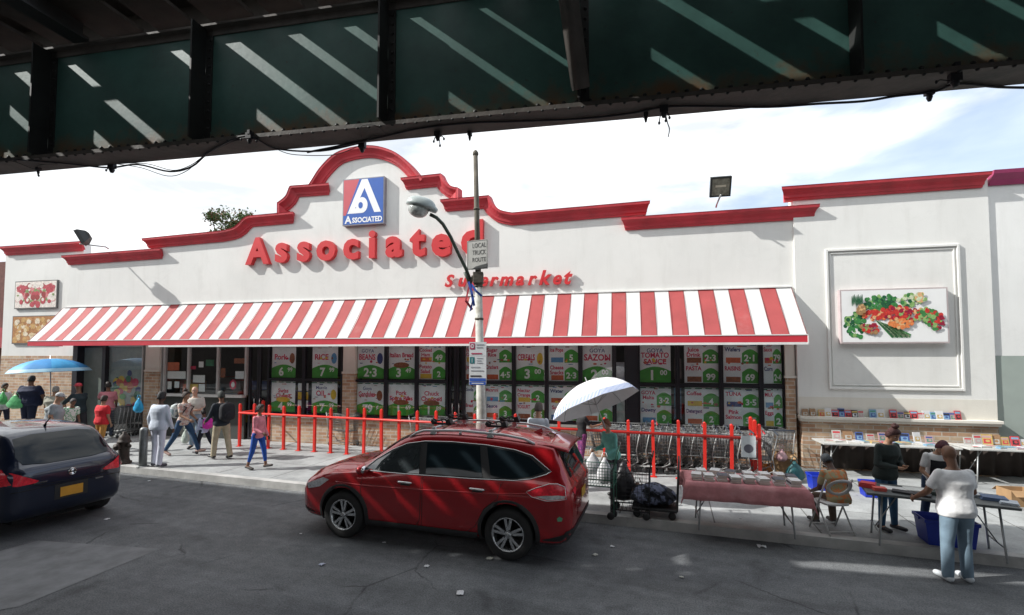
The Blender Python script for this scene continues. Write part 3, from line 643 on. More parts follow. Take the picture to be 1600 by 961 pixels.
for i in range(16):
    x = .33 + i * .011; vp.add([(v0 + W * x, -.2095, w0 + H * (.42 - .008 * i)), (v0 + W * (x + .012), -.2095, w0 + H * (.42 - .008 * i)), (v0 + W * (x + .16), -.2095, w0 + H * (.1 + .02 * (i % 4))), (v0 + W * (x + .145), -.2095, w0 + H * .1)], [(0, 1, 2, 3)], (2, 4, 11, 2)[i % 4])
vp.build('produce_picture', [M('picture frame', (.50, .42, .42), .5), M('picture white', (.85, .85, .84), .4, var=.02)] + [M('picture colour %s' % nme, c, .5, var=.3, vs=25) for nme, c in
        (('leaf', (.05, .22, .06)), ('lime', (.25, .42, .14)), ('deep leaf', (.015, .10, .04)), ('tomato', (.55, .04, .03)), ('peach', (.7, .42, .2)), ('carrot', (.72, .22, .07)), ('potato', (.36, .2, .09)), ('spare', (.5, .5, .5)), ('berry', (.3, .01, .04)), ('pale', (.6, .66, .45)))], shop, fix=False)
# two meat pictures on the left bay
for (x0, y0, x1, y1, cs, nm) in ((24, 440, 88, 481, ((.45, .05, .07), (.6, .2, .2), (.75, .68, .62), (.2, .28, .1), (.30, .03, .03)), 'meat_picture'), (20, 494, 84, 537, ((.55, .33, .12), (.65, .5, .3), (.4, .18, .06), (.7, .6, .45), (.5, .25, .1)), 'bread_picture')):
    a, z1 = FAC.pl(x0, y0, .19); b, z0 = FAC.pl(x1, y1, .19); mb = MB().b2((a, .19, z0), (b, .248, z1), 0); rs = random.Random(x0)
    mb.add([(a + .03, .187, z0 + .03), (b - .03, .187, z0 + .03), (b - .03, .187, z1 - .03), (a + .03, .187, z1 - .03)], [(0, 1, 2, 3)], 3)
    xm = (a + b) / 2; W2 = (b - a) / 2 - .14; H2 = z1 - z0
    for i in range(60):
        dx, dz, r = rs.uniform(.02, 1) * W2, rs.uniform(.14, .86) * H2, rs.uniform(.05, .13); m = rs.choice((1, 1, 2, 3, 5, 4))
        for s in (-1, 1): disc(mb, xm + s * dx, z0 + dz, r, r * rs.uniform(.6, 1.1), .186 - .00008 * i - (.00003 if s > 0 else 0), m, 9)
    mb.build(nm, [MC((.12, .12, .12))] + [M('%s %d' % (nm, i), c, .5, var=.3, vs=18) for i, c in enumerate(cs)], shop, fix=False)

# the neighbours
nb = thing('neighbour_building', 'white building with green lower wall beyond the right end of the supermarket', 'building', (FAC.o.x, FAC.o.y, 0), FROT)
zg = FAC.pl(1570, 556, 0)[1]; zn = FAC.pl(1570, 277, 0)[1]
MB().b2((uRR + .035, .0, zg), (uRR + 14, 12, zn)).build('wall', stucco('neighbour white render', (.78, .78, .76)), nb)
MB().b2((uRR + .036, -.01, 0), (uRR + 14, 11.9, zg - .002)).build('lower_wall', M('sage green painted wall', (.31, .355, .325), .8, var=.1, vs=1), nb)
P = [(-.3, 0), (-.3, -.05), (-.2, -.09), (-.08, -.2), (0, -.22), (0, .12)]
MB().prism([(y_, z_ + zn + .12) for z_, y_ in P], uRR + .04, uRR + 14, 'x').build('cornice', M('plum painted cornice', (.33, .04, .12), .5), nb)
lb = thing('neighbour_building', 'dark red building at the left edge beyond the supermarket', 'building', (FAC.o.x, FAC.o.y, 0), FROT)
MB().b2((uLL - 12, 1.3, 0), (uLL - .02, 12, 6.6)).build('wall', M('dark red brickwork', (.14, .055, .045), .9, var=.25, vs=6), lb)
MB().b2((uLL - 12, 1.0, 3.1), (uLL - .02, 1.298, 3.9)).build('shop_fascia', MC((.35, .05, .06)), lb)
# buildings across the street, behind the viewer: seen only in reflections
bb = thing('opposite_building', 'brick building on the opposite side of the street', 'building', (KER.o.x, KER.o.y, 0), KER.yaw)
MB().b2((-45, -30, 0), (50, -22, 8)).build('wall', M('opposite brick', (.12, .10, .09), .9, var=.2, vs=1), bb)

# floodlights on the parapet
def floodlight(px, py, fx, fy, label, yaw, d, sc=1.):
    u, z = FAC.pl(fx, fy, -.12); ub, zb_ = FAC.pl(px, py, -d); base = FAC.world(u, -.12, z)
    t = thing('floodlight', label, 'floodlight', base, FROT, 'floodlights on the parapet')
    hx, hz = ub - u, zb_ - z; BL = M('black lamp housing', (.03, .032, .03), .45, var=.1)
    MB().tube([(0, .1, 0), (0, 0, .05), (hx, -(d - .12), hz - .2 * sc)], .022, n=8).build('bracket', MC((.35, .35, .34), .5), t)
    h = MB(); q_ = .24 * sc
    h.loft([[(-q_, 0, -q_), (q_, 0, -q_), (q_, 0, q_), (-q_, 0, q_)], [(-q_, .09, -q_), (q_, .09, -q_), (q_, .09, q_), (-q_, .09, q_)], [(-q_ * .55, .26, -q_ * .5), (q_ * .55, .26, -q_ * .5), (q_ * .55, .26, q_ * .6), (-q_ * .55, .26, q_ * .6)]], smooth=False)
    for i in range(5): h.box((0, .2, -q_ * .4 + i * q_ * .2), (q_ * 1.3, .16, .012))
    hd = h.build('housing', BL, t, .008); hd.location = (hx, -(d - .12), hz); hd.rotation_euler = (R(28), 0, yaw)
    g_ = MB(); rectframe(g_, -q_, q_, -q_, q_, 0, .04 * sc, .015); g_.b2((-q_ + .04, -.008, -q_ + .04), (q_ - .04, -.003, q_ - .04), 1).box((0, -.01, .02), (q_, .006, .05), 2)
    g_.build('lens', [BL, M('floodlight glass', (.20, .19, .15), .15, var=.5, vs=8), MC((.5, .45, .35), .4)], hd)
floodlight(1126, 292, 1120, 322, 'square black floodlight standing up over the right part of the parapet', 0, .55, 1.0)
floodlight(125, 372, 165, 388, 'tilted floodlight on a long bracket over the left part of the parapet', R(-50), .95, .95)
# ------------------------------------------------------------------ elevated railway overhead
EL = thing('elevated_railway', 'dark green riveted steel railway viaduct crossing overhead along the street', 'railway viaduct', (GIR.o.x, GIR.o.y, 0), GIR.yaw)
GP = girder_paint('old green girder paint', (.050, .125, .108), 5.61, 6.25); DK = M('sooty steel', (.020, .021, .020), .6, var=.3, vs=3, dirt=((.05, .028, .018), 2.5, .6, .6))
FL = M('weathered flange steel', (.090, .078, .068), .7, var=.3, vs=2.5, bump=.3, bs=10, dirt=((.035, .04, .035), 1.5, .5, .7))
HB, HT = 5.61, 7.25
MB().b2((-32, -.012, HB + .03), (24, .012, HT - .03)).build('web_plate', GP, EL)
mb = MB().b2((-32, -.2, HB - .02), (24, .2, HB + .028))
o = mb.build('bottom_flange', FL, EL)
MB().b2((-32, -.12, HB + .03), (24, -.013, HB + .045)).b2((-32, -.027, HB + .045), (24, -.013, HB + .2)).build('flange_angle', GP, EL)
MB().b2((-32, -.10, HT - .028), (24, .21, HT + .0)).b2((-32, -.03, HT - .12), (24, -.013, HT - .03)).build('top_flange', FL, EL)
sx_ = [FAC for _ in ()]
for x in (-60, 68, 312, 600, 905, 1337):
    u = GIR.pl(x, 150, -.1)[0]
    MB().b2((u - .012, -.26, HB + .05), (u + .012, -.03, HT - .03)).b2((u + .013, -.03, HB + .05), (u + .11, -.013, HT - .03)).build('stiffener', DK, EL)
for u in (-28, -24, -20, -16, -12.5, 9, 12.5, 16, 20): MB().b2((u - .012, -.26, HB + .05), (u + .012, -.03, HT - .03)).build('stiffener', DK, EL)
# rivets
rv = MB()
def rivet(u, y, z, ax=(0, -1, 0), r=.022): rv.lathe([(r, 0), (r * .85, .011), (r * .4, .018), (.001, .019)], (u, y, z), ax, n=7)
u = -9.0
while u < 8: rivet(u, -.027, HB + .125, r=.026); rivet(u + .075, -.12, HB + .03, (0, 0, 1)); rivet(u + .075, -.19, HB - .02, (0, 0, -1), .02); u += .15
for x in (68, 312, 600, 905, 1337):
    u0_ = GIR.pl(x, 150, -.1)[0]
    for i in range(11): rivet(u0_ + .07, -.03, HB + .25 + i * .12, r=.018)
tag(rv.build('rivets', DK, EL), kind='stuff')
DZ = 7.50
# knee brace and cross beams
ub = GIR.pl(905, 130, -.3)[0]
MB().tube([(ub + .02, -.30, HB + .12), (ub - .22, -1.25, DZ)], .10, n=4).tube([(ub - .06, -.28, HB + .16), (ub - .30, -1.23, DZ)], .03, n=4).build('knee_brace', FL, EL)
ux = GIR.pl(118, 66, -.2)[0]
for u in (ux - 5.4, ux, ux + 5.6, ux + 10.6, ux + 15):
    z0_ = HT + .03 if abs(u - ux) > 1 else HT - .03
    if abs(u - ux) < 1: z0_ = HT - .02
    MB().b2((u - .13, -6, z0_), (u + .13, -.12, z0_ + .03)).b2((u - .012, -6, z0_ + .03), (u + .012, -.12, z0_ + .45)).build('cross_beam', DK, EL)
for y in (-1.5, -3.1, -4.7): MB().b2((-32, y - .12, HT + .1), (24, y + .12, HT + .13)).b2((-32, y - .01, HT + .13), (24, y + .01, HT + .42)).build('stringer', DK, EL)
WD = M('tarred deck timber', (.035, .028, .022), .85, var=.3, vs=4)
DZ = 7.50
# main deck, with an opening shaped to let sun onto the stall
for (a, b, c, d) in ((-32, 24, -11, -1.8), (-32, -14, -1.8, -.80), (-8.4, 24, -1.8, -1.30), (-8.4, -7.6, -1.30, -.8), (-1.3, 24, -1.30, -.80)):
    MB().b2((a, c, DZ), (b, d, DZ + .2)).build('track_deck', WD, EL)
u = -31.5; rs = random.Random(2); cnt = 0
while u < 14:
    w_ = rs.uniform(.5, .7); y0 = -.795
    if -7.6 < u < -1.6: y0 = -.79
    MB().b2((u, y0, DZ), (u + w_, .20, DZ + .05)).build('deck_plank', WD, EL); u += w_ + rs.uniform(.20, .30)
for a_, b_ in ((-9.5, -6.3), (.2, 2.6)): MB().b2((a_, -.47, DZ + .055), (b_, -.40, DZ + .12)).build('guard_timber', WD, EL)
u = -14.0
while u < -8.7: MB().b2((u, -1.79, DZ), (min(u + .46, -8.41), -.80, DZ + .05)).build('deck_plank', WD, EL); u += .46 + rs.uniform(.13, .20)
MB().b2((-32, -.36, 7.92), (-2.6, .42, 7.97)).b2((-32, .36, DZ - .1), (-2.6, .42, 7.92)).build('sky_cover', WD, EL)  # unseen cover added to hide bright sky behind the plank gaps
# unseen deck added beyond the girder to shade the road up to the kerb
MB().prism([(-32, .21), (-11.8, .21), (-15, .45), (-20.6, 1.15), (-32, 2.2)], DZ - .02, DZ + .1, 'z').build('shade_deck', WD, EL)
# columns carrying the viaduct, well outside the picture
for u, y in ((-24, -.0), (-24, -8), (20, -.0), (20, -8)): MB().b2((u - .2, y - .2, 0), (u + .2, y + .2, HB - .021)).b2((u - .35, y - .35, 0), (u + .35, y + .35, .3)).build('column', GP, EL)
MB().b2((-32, -8.01, HB + .03), (24, -7.99, HT)).b2((-32, -8.2, HB - .02), (24, -7.8, HB + .028)).build('web_plate', GP, EL)

# cables slung along the lower flange
BK = M('black cable', (.012, .012, .016), .6, var=.2)
def gp(px, py, ly=.225):
    u, z = GIR.pl(px, py, ly)
    if z < HB - .03: return GIR.world(u, ly, z)
    q = gnd(px, py, HB - .036); l = GIR.local(q)
    if l.y < -.215: u, z = GIR.pl(px, py, -.22); return GIR.world(u, -.22, max(z, HB - .036))
    return q
def cab(name, label, pts, r, ly=.215, grp=None):
    P = [gp(x, y) for x, y in curve(*pts, n=5)]; o = MB().tube([p - P[0] for p in P], r, n=6).build(name, BK, None)
    o.location = P[0]; tag(o, label, 'cable', grp); return o
cab('cable', 'long black cable clipped along the right half of the viaduct edge', [(480, 238), (560, 222), (606, 212), (660, 200), (735, 192), (800, 190), (900, 186), (980, 178), (1040, 167), (1110, 166), (1200, 167), (1280, 162), (1350, 158), (1400, 150), (1460, 143), (1495, 131), (1560, 136), (1620, 137)], .013)
cab('cable', 'black cable sagging from the left end of the viaduct towards the middle', [(-20, 246), (60, 252), (110, 256), (170, 262), (215, 257), (265, 268), (300, 260), (330, 236), (385, 212), (430, 232), (500, 236), (560, 224)], .012)
cab('cable', 'thin drooping wire, lowest of the sagging bundle left of the sign gable', [(180, 256), (220, 262), (262, 275), (290, 268), (318, 246), (352, 226), (388, 214)], .005)
cab('cable', 'thin drooping wire in the middle of the sagging bundle left of the sign gable', [(185, 255), (230, 256), (270, 266), (298, 258), (326, 239), (384, 211)], .005)
cab('cable', 'thin wire hanging just above the red arch of the gable', [(430, 232), (455, 241), (500, 243), (530, 240), (566, 226)], .005)
cab('cable', 'looped wire curling up beside the bracket above the gable', [(566, 218), (563, 200), (573, 195), (590, 198), (604, 213), (585, 212), (570, 222)], .005)
cab('cable', 'lowest wire draped off the flange at the far left', [(-10, 248), (20, 252), (50, 263), (64, 266), (60, 258), (90, 256)], .005)
cab('cable', 'wire hanging from the bracket right of the lamp post top', [(1040, 178), (1043, 192), (1046, 202), (1044, 214)], .006)
def hanger(px, py, w_, h_, label, drips=()):
    p = gp(px, py); t = thing('cable_bracket', label, 'cable bracket', p, GIR.yaw, 'cable brackets on the viaduct edge')
    MB().box((0, 0, 0), (w_, .06, h_ * .55)).box((w_ * .1, -.01, h_ * .3), (w_ * .5, .05, h_ * .4)).lathe([(w_ * .3, 0), (w_ * .38, -.03), (w_ * .2, -.07)], (0, 0, -h_ * .2), n=8).build('clamp', BK, t, .004)
    for i, (dx, dz) in enumerate(drips):
        MB().tube([(dx * .3, 0, -h_ * .2), (dx * .8, 0, dz * .6), (dx, 0, dz)], .006, n=5).ell((dx, 0, dz), (.014, .014, .02), n=6, k=4).build('loose_end', BK, t)
hanger(566, 226, .09, .17, 'cable bracket in front of the red arch of the gable')
hanger(684, 208, .08, .14, 'cable bracket with loose wire ends between the gable and the lamp post', ((-.05, -.1), (.03, -.16), (.08, -.08)))
hanger(734, 208, .05, .12, 'small cable bracket right above the lamp post top')
hanger(1009, 178, .05, .14, 'narrow cable bracket just left of the long hanging wire')
hanger(1037, 168, .09, .22, 'large cable bracket with several hanging wires', ((-.05, -.17), (.06, -.12), (.02, -.15)))
hanger(1492, 118, .10, .24, 'large rusty cable bracket at the right end of the viaduct', ((-.16, -.05),))
hanger(1452, 146, .08, .07, 'small cable bracket left of the rusty one')
hanger(390, 213, .08, .14, 'cable bracket where the sagging wires are gathered', ((-.12, -.03), (.1, -.07)))
hanger(175, 260, .1, .12, 'cable bracket left of the sagging wires', ((-.1, -.05),))
hanger(60, 264, .05, .09, 'small cable bracket at the far left', ((.01, -.1),))
# ------------------------------------------------------------------ street lamp and its signs
p = gnd(724, 794, SW); p = KER.world(KER.local(p).x, .55, SW)
lp = thing('street_lamp', 'leaning grey lamp post with a curved arm and bell shaped lamp behind the red car', 'street lamp', p)
POLE = M('weathered pole paint', (.50, .50, .46), .7, var=.3, vs=3, bump=.2, bs=20, dirt=((.20, .17, .12), 2.2, .5, .8)); POLD = M('brown upper pole', (.12, .105, .08), .8, var=.35, vs=5, bump=.3, bs=25)
Yp = p.y
def P_(px, py, dy=0): q = at_depth(px, py, Yp + dy); return q - p
base = Vector((0, 0, 0)); tops = P_(743, 243); mid = P_(733.5, 436); low = P_(726, 660)
dirn = (tops - low).normalized(); 
def onp(z): t = (z) / tops.z; return Vector((tops.x * t, 0, z))
tops = Vector((tops.x, 0, tops.z))
MB().tube([onp(0), onp(.9), onp(mid.z)], [.105, .098, .07], n=14).build('pole', POLE, lp)
MB().lathe([(.17, 0), (.17, .05), (.13, .12), (.12, .5), (.106, .58)], (0, 0, 0), n=14).build('base', POLE, lp)
MB().tube([onp(mid.z), onp((mid.z + tops.z) / 2), onp(tops.z)], [.058, .052, .046], n=12).lathe([(.046, 0), (.06, .01), (.06, .06), (.03, .1), (.001, .12)], onp(tops.z), n=12).build('upper_pole', POLD, lp)
mb = MB()
for z in (1.2, 1.75, 2.3, 2.9, 3.4, 4.05, mid.z - .1, mid.z + .35, 5.6): mb.lathe([(.085 if z < mid.z else .062, -.02), (.09 if z < mid.z else .066, 0), (.085 if z < mid.z else .062, .02)], onp(z), n=12)
mb.build('band_clamp', POLD, lp)
arm = [P_(734, 436), P_(722, 408, -.1), P_(708, 380, -.25), P_(693, 352, -.4), P_(680, 338, -.5), P_(670, 334, -.55)]
MB().tube([P_(x, y, d) for x, y, d in ((735, 438, 0), (728, 420, -.06), (716, 396, -.15), (704, 370, -.28), (692, 350, -.4), (682, 340, -.5), (672, 335, -.56))], .034, n=10).tube([P_(735, 446, 0), P_(726, 425, -.06)], .03).build('arm', M('dark green arm', (.06, .08, .06), .5, var=.2), lp)
MB().box(onp(mid.z + .02), (.2, .2, .22)).tube([onp(mid.z - .1) + Vector((-.16, 0, 0)), onp(mid.z + .06) + Vector((-.1, -.05, 0))], .03).build('arm_bracket', POLD, lp, .01)
hd = thing('x', None, None); bpy.data.objects.remove(hd)
hc = P_(655, 322, -.62)
LH = M('lamp head grey paint', (.42, .47, .46), .35, var=.1)
hb = MB(); Q = Matrix.Rotation(R(14), 3, 'Y')
hb.loft([[hc + Q @ Vector((x * 1 + .0, y * s, z)) for x, y in ((math.cos(a) * .25 * s2 + (.06 if math.cos(a) > 0 else 0), math.sin(a) * .17) for a in [2 * math.pi * j / 20 for j in range(20)])] for s, s2, z in ((1, 1, -.02), (1, 1, .03), (.93, .93, .09), (.75, .72, .14), (.45, .42, .17), (.1, .1, .18))])
hb.tube([hc + Q @ Vector((.22, 0, .03)), hc + Q @ Vector((.34, 0, -.02))], [.09, .045], n=10)
hb.build('lamp_head', LH, lp)
MB().loft([[hc + Q @ Vector((math.cos(2 * math.pi * j / 18) * .2 * s, math.sin(2 * math.pi * j / 18) * .15 * s, z)) for j in range(18)] for s, z in ((1, -.021), (.97, -.08), (.85, -.14), (.6, -.19), (.25, -.215), (.02, -.22))]).build('lamp_glass', M('ribbed lamp glass', (.50, .52, .50), .12, var=.4, vs=14, bump=.4, bs=30, coat=.5), lp)
# blue and red ribbons tied round the pole
rb = MB()
for a, b, c, m in (((732, 440), (738, 460), (741, 478), 0), ((736, 444), (744, 455), (753, 463), 0), ((733, 447), (728, 470), (738, 484), 1), ((735, 445), (739, 470), (735, 486), 0)):
    A, B, C = [P_(x, y, -.09) for x, y in (a, b, c)]; w = Vector((.02, 0, .012)); rb.add([A - w, A + w, B - w + Vector((0, -.03, 0)), B + w + Vector((0, -.03, 0)), C - w, C + w], [(0, 1, 3, 2), (2, 3, 5, 4)], m)
o = rb.build('ribbon', [MC((.04, .1, .45), .6), MC((.5, .05, .07), .6)], None, fix=False); o.location = p; tag(o, 'torn blue and red ribbons tied round the lamp post under the arm', 'ribbon')
# the square grey sign seen edge-on above the arm
SG = M('dull sign back', (.36, .36, .34), .6, var=.15, vs=8); SI = M('sign dark lettering', (.06, .06, .06), .6)
c0 = P_(746, 398, -.09)
t = thing('traffic_sign', 'square weathered grey sign fixed high on the lamp post above the arm', 'sign', p + c0, R(-24))
mb = MB().b2((-.23, -.004, -.29), (.23, .004, .29), 0); rectframe(mb, -.22, .22, -.28, .28, -.0041, .012, .001, 1)
for tx, z, s in (('LOCAL', .14, .13), ('TRUCK', .0, .13), ('ROUTE', -.14, .12)): put_text(mb, tx, .04, -.008, z, s, 1, fit=.3, offset=.01)
mb.build('plate', [SG, SI], t); MB().tube([(.0, .02, -.2), (.0, .02, .2)], .012).build('strap', POLD, t)
c0 = P_(746.5, 568, -.16)
t = thing('parking_sign', 'tall white parking and bus stop sign with a blue foot halfway up the lamp post', 'sign', p + c0, R(-10))
W_, H_ = .17, .415
mb = MB().b2((-W_, -.005, -H_), (W_, .005, H_), 0); y = -.009
def rc(x0, x1, z0, z1, m, yy=y): mb.add([(W_ * x0, yy, H_ * z0), (W_ * x1, yy, H_ * z0), (W_ * x1, yy, H_ * z1), (W_ * x0, yy, H_ * z1)], [(0, 1, 2, 3)], m)
rc(-.92, -.35, .66, .95, 1); disc(mb, -W_ * .63, H_ * .81, .035, .04, y - .002, 0); put_text(mb, 'P', -W_ * .63, y - .004, H_ * .76, .06, 1, offset=.03)
rc(-.15, .75, .85, .90, 4); rc(-.15, .6, .72, .77, 4)
rc(-.75, .5, .43, .49, 1); rc(-.9, .9, .36, .37, 4); rc(-.92, -.38, .0, .3, 2); rc(-.68, -.62, .04, .24, 0, y - .002)
for i in range(3): rc(-.1, .6 - .15 * (i % 2), .22 - .11 * i, .26 - .11 * i, 4)
rc(-.8, .3, -.2, -.15, 4); rc(-.8, .7, -.36, -.31, 4); rc(-.85, .45, -.62, -.55, 5)
rc(-.95, .95, -.82, -.68, 3); rc(-.95, .95, -.99, -.85, 3); rc(-.7, .7, -.94, -.90, 0, y - .002)
mb.build('plate', [M('sign white', (.72, .76, .78), .4, var=.05), MC((.45, .05, .12), .5), MC((.02, .2, .22), .5), MC((.04, .12, .5), .5), MC((.35, .38, .42), .5), MC((.05, .05, .06), .5)], t)
MB().tube([(-W_, .03, .2), (W_ * .5, .03, .2)], .01).tube([(-W_, .03, -.2), (W_ * .5, .03, -.2)], .01).build('strap', POLD, t)

# ------------------------------------------------------------------ red cart barrier
REDP = M('glossy red barrier paint', (.68, .032, .022), .4, var=.12, vs=3, dirt=((.42, .03, .025), 4, .62, .6))
pa, pb = gnd(374, 697, SW), gnd(1188, 757, SW); L = (pb - pa).length; yawf = math.atan2(pb.y - pa.y, pb.x - pa.x)
FEN = Frame(pa.x, pa.y, -math.degrees(yawf))
bar = thing('cart_barrier', 'long red steel post and rail barrier in front of the shop windows', 'barrier', pa, yawf)
NP = 26
for i in range(NP + 1):
    x = L * i / NP; h = 1.22 + .02 * math.sin(i * 1.7)
    MB().box((x, 0, h / 2), (.065, .065, h), rx=R(.8 * math.sin(i * 2.3)), ry=R(.7 * math.sin(i * 1.1))).box((x, 0, .004), (.14, .14, .008)).ell((x, 0, h), (.034, .034, .03), n=8, k=4).build('post', REDP, bar)
MB().tube([(0, -.045, .98), (L + .03, -.045, .95)], .03, n=4).build('rail', REDP, bar)
MB().tube([(0, -.03, .98), (0, .85, .98)], .028, n=4).build('rail', REDP, bar)
MB().tube([(L, .0, .95), (L, 1.1, .95)], .028, n=4).build('rail', REDP, bar)
for x, y in ((0, .85), (L, .55), (L, 1.1)): MB().box((x, y, .62), (.07, .07, 1.24)).ell((x, y, 1.24), (.036, .036, .03), n=8, k=4).build('post', REDP, bar)
p_ = gnd(1172, 757, SW)
o = MB().b2((-.14, -.004, -.22), (.14, .004, .22), 0)
disc(o, 0, -.04, .09, .09, -.007, 2); 
o = o.build('notice_board', [MC((.62, .66, .68)), MC((.05, .1, .3)), MC((.12, .12, .15))], None); o.location = FEN.world(L - .22, -.085, SW + .78); o.rotation_euler[2] = yawf; tag(o, 'small white notice hung on the right end of the red barrier', 'notice')

# ------------------------------------------------------------------ shopping carts
CW = M('chromed cart wire', (.20, .205, .205), .45, metal=.6, var=.3); CF = M('grey cart frame', (.26, .265, .26), .45, metal=.4, var=.15); CB = MC((.05, .06, .08), .4); CR = MC((.45, .04, .05), .4); CK = MC((.02, .02, .02), .6)
def make_cart(label, handle=None):
    t = thing('shopping_cart', label, 'shopping cart', group='shopping carts behind the red barrier')
    mb = MB(); r = .0045
    def ring(z, f=0):                          # x forward 0..0.9, tapered to the nose
        s = (z - .45) / .5; w0, w1 = .25 + .04 * s, .17 + .02 * s; xa, xb = .0 - .02 * s, .72 + .12 * s
        return [Vector((xa, -w0, z)), Vector((xb, -w1, z)), Vector((xb, w1, z)), Vector((xa, w0, z))]
    for i in range(8):
        z = .45 + .5 * i / 7; mb.tube(ring(z), r if 0 < i < 7 else .009, n=4, closed=True)
    a, b = ring(.45), ring(.95)
    for e in range(4):
        n_ = 14 if e in (0, 2) else 8
        for j in range(n_):
            q = j / n_; mb.tube([a[e].lerp(a[(e + 1) % 4], q), b[e].lerp(b[(e + 1) % 4], q)], r, n=4)
    for j in range(1, 9):
        q = j / 9; mb.tube([a[0].lerp(a[3], q), a[1].lerp(a[2], q)], r, n=4)
    mb.build('basket', CW, t)
    fr = MB()
    for s in (-1, 1):
        fr.tube([(.78, s * .2, .14), (.1, s * .24, .16), (-.06, s * .26, .24), (-.02, s * .26, .5), (-.12, s * .27, .98)], .0125, n=7)
        fr.tube([(.35, s * .22, .16), (.08, s * .25, .45), (.7, s * .18, .45)], .011, n=6)
    fr.tube([(.78, -.2, .14), (.78, .2, .14)], .0125).tube([(-.04, -.25, .24), (-.04, .25, .24)], .0125).tube([(.3, -.21, .16), (.3, .21, .16)], .01)
    fr.build('frame', CF, t)
    MB().tube([(-.13, -.27, 1.0), (-.13, .27, 1.0)], .017, n=8).build('handle', handle or CB, t)
    st = MB()
    for j in range(6): st.tube([(-.02, -.22 + .088 * j, .95), (.16, -.18 + .072 * j, .68)], .004, n=4)
    st.tube([(.16, -.18, .68), (.16, .18, .68)], .006).build('child_seat', CW, t)
    for x, y in ((.74, -.19), (.74, .19), (.02, -.25), (.02, .25)):
        w = MB().lathe([(.02, -.014), (.055, -.012), (.06, 0), (.055, .012), (.02, .014)], (x, y, .06), (0, 1, 0), n=14).build('wheel', CK, t)
        MB().box((x, y, .115), (.03, .035, .05)).build('caster_fork', CF, w)
    return t
cart0 = make_cart('x'); cartr = make_cart('x', CR); used = [0, 0]
def place_cart(p, rz, label, red=False, group=None):
    src = cartr if red else cart0
    if not used[red]: used[red] = 1; c = src; c.location = p; c.rotation_euler[2] = rz; c['label'] = label
    else: c = dup(src, p, rz, label)
    if group: c['group'] = group
    return c
# nested row standing behind the right half of the barrier
xs0 = FEN.local(gnd(990, 742, SW)).x
ordn = ['first', 'second', 'third', 'fourth', 'fifth', 'sixth', 'seventh', 'eighth', 'ninth', 'tenth', 'eleventh', 'twelfth', 'thirteenth', 'fourteenth', 'fifteenth', 'sixteenth']
nn = 0
for i in range(15):
    x = xs0 - .45 + i * .235; q = FEN.world(x, .55 + .03 * math.sin(i * 2.1), SW)
    place_cart(q, yawf + R(180 + 4 * math.sin(i * 1.3)), 'grey wire cart nested in the row behind the barrier, %s from its left end' % ordn[i], i % 5 == 3)
for i in range(9):
    x = xs0 + .1 + i * .26; q = FEN.world(x, 1.25, SW)
    place_cart(q, yawf + R(180 + 3 * math.sin(i * 1.9)), 'grey wire cart in the back row against the windows, %s from its left end' % ordn[i], i % 4 == 1)
for (px, py, a, lb) in ((470, 684, 20, 'lone cart behind the left part of the barrier under the oil poster'), (525, 694, -15, 'cart behind the barrier beside the brick pillar'), (548, 692, 15, 'cart just right of the brick pillar behind the barrier'),
                        (700, 709, 170, 'cart behind the barrier beside the dark doors'), (790, 716, 165, 'cart behind the barrier under the cereals poster'), (650, 704, 10, 'cart behind the barrier under the ribs poster')):
    place_cart(gnd(px, py, SW), yawf + R(a), 'grey ' + lb, group='loose shopping carts behind the barrier')
for i in range(5): place_cart(gnd(196 + i * 6, 683 - i, SW), yawf + R(184), 'cart parked by the fruit picture window, %s from the left' % ordn[i], group='shopping carts by the far entrance')
place_cart(gnd(1220, 741, SW), yawf + R(95), 'tall handled grey cart turned towards the shop wall right of the barrier end', group='loose shopping carts right of the barrier')

# ------------------------------------------------------------------ hydrant, bollard
p = gnd(193, 724, SW)
hy = thing('fire_hydrant', 'rusty dark brown fire hydrant at the kerb behind the blue car', 'fire hydrant', p, R(-15))
HM = M('rusty hydrant paint', (.045, .032, .025), .65, var=.35, vs=8, bump=.4, bs=20)
MB().lathe([(.17, 0), (.17, .04), (.13, .05), (.12, .12), (.115, .14), (.115, .5), (.145, .51), (.145, .55), (.125, .56), (.12, .62), (.09, .69), (.04, .73), (.04, .78), (.001, .785)], n=20).build('barrel', HM, hy)
for ax, r_, l_ in (((-1, 0, 0), .065, .22), ((1, 0, 0), .05, .19), ((0, -1, 0), .085, .22)):
    MB().lathe([(r_ * .8, .09), (r_ * .8, l_ * .7), (r_, l_ * .72), (r_, l_ * .95), (r_ * .4, l_), (r_ * .35, l_ + .03), (.001, l_ + .031)], (0, 0, .43), ax, n=14).build('outlet_cap', HM, hy)
mb = MB()
for i in range(8): mb.lathe([(.018, 0), (.018, .02), (.001, .022)], (.15 * math.cos(i * .785), .15 * math.sin(i * .785), .04), n=6)
mb.build('base_bolts', HM, hy)
p = gnd(223, 729, SW)
bo = thing('bollard', 'plain grey steel bollard between the hydrant and the man in pale blue', 'bollard', p)
MB().lathe([(.085, 0), (.085, .86), (.078, .9), (.05, .935), (.001, .945)], n=18).build('post', M('galvanised bollard', (.22, .23, .23), .45, metal=.4, var=.3, vs=5), bo); MB().lathe([(.13, 0), (.13, .015), (.087, .02)], n=18).build('base_collar', CONC, bo)

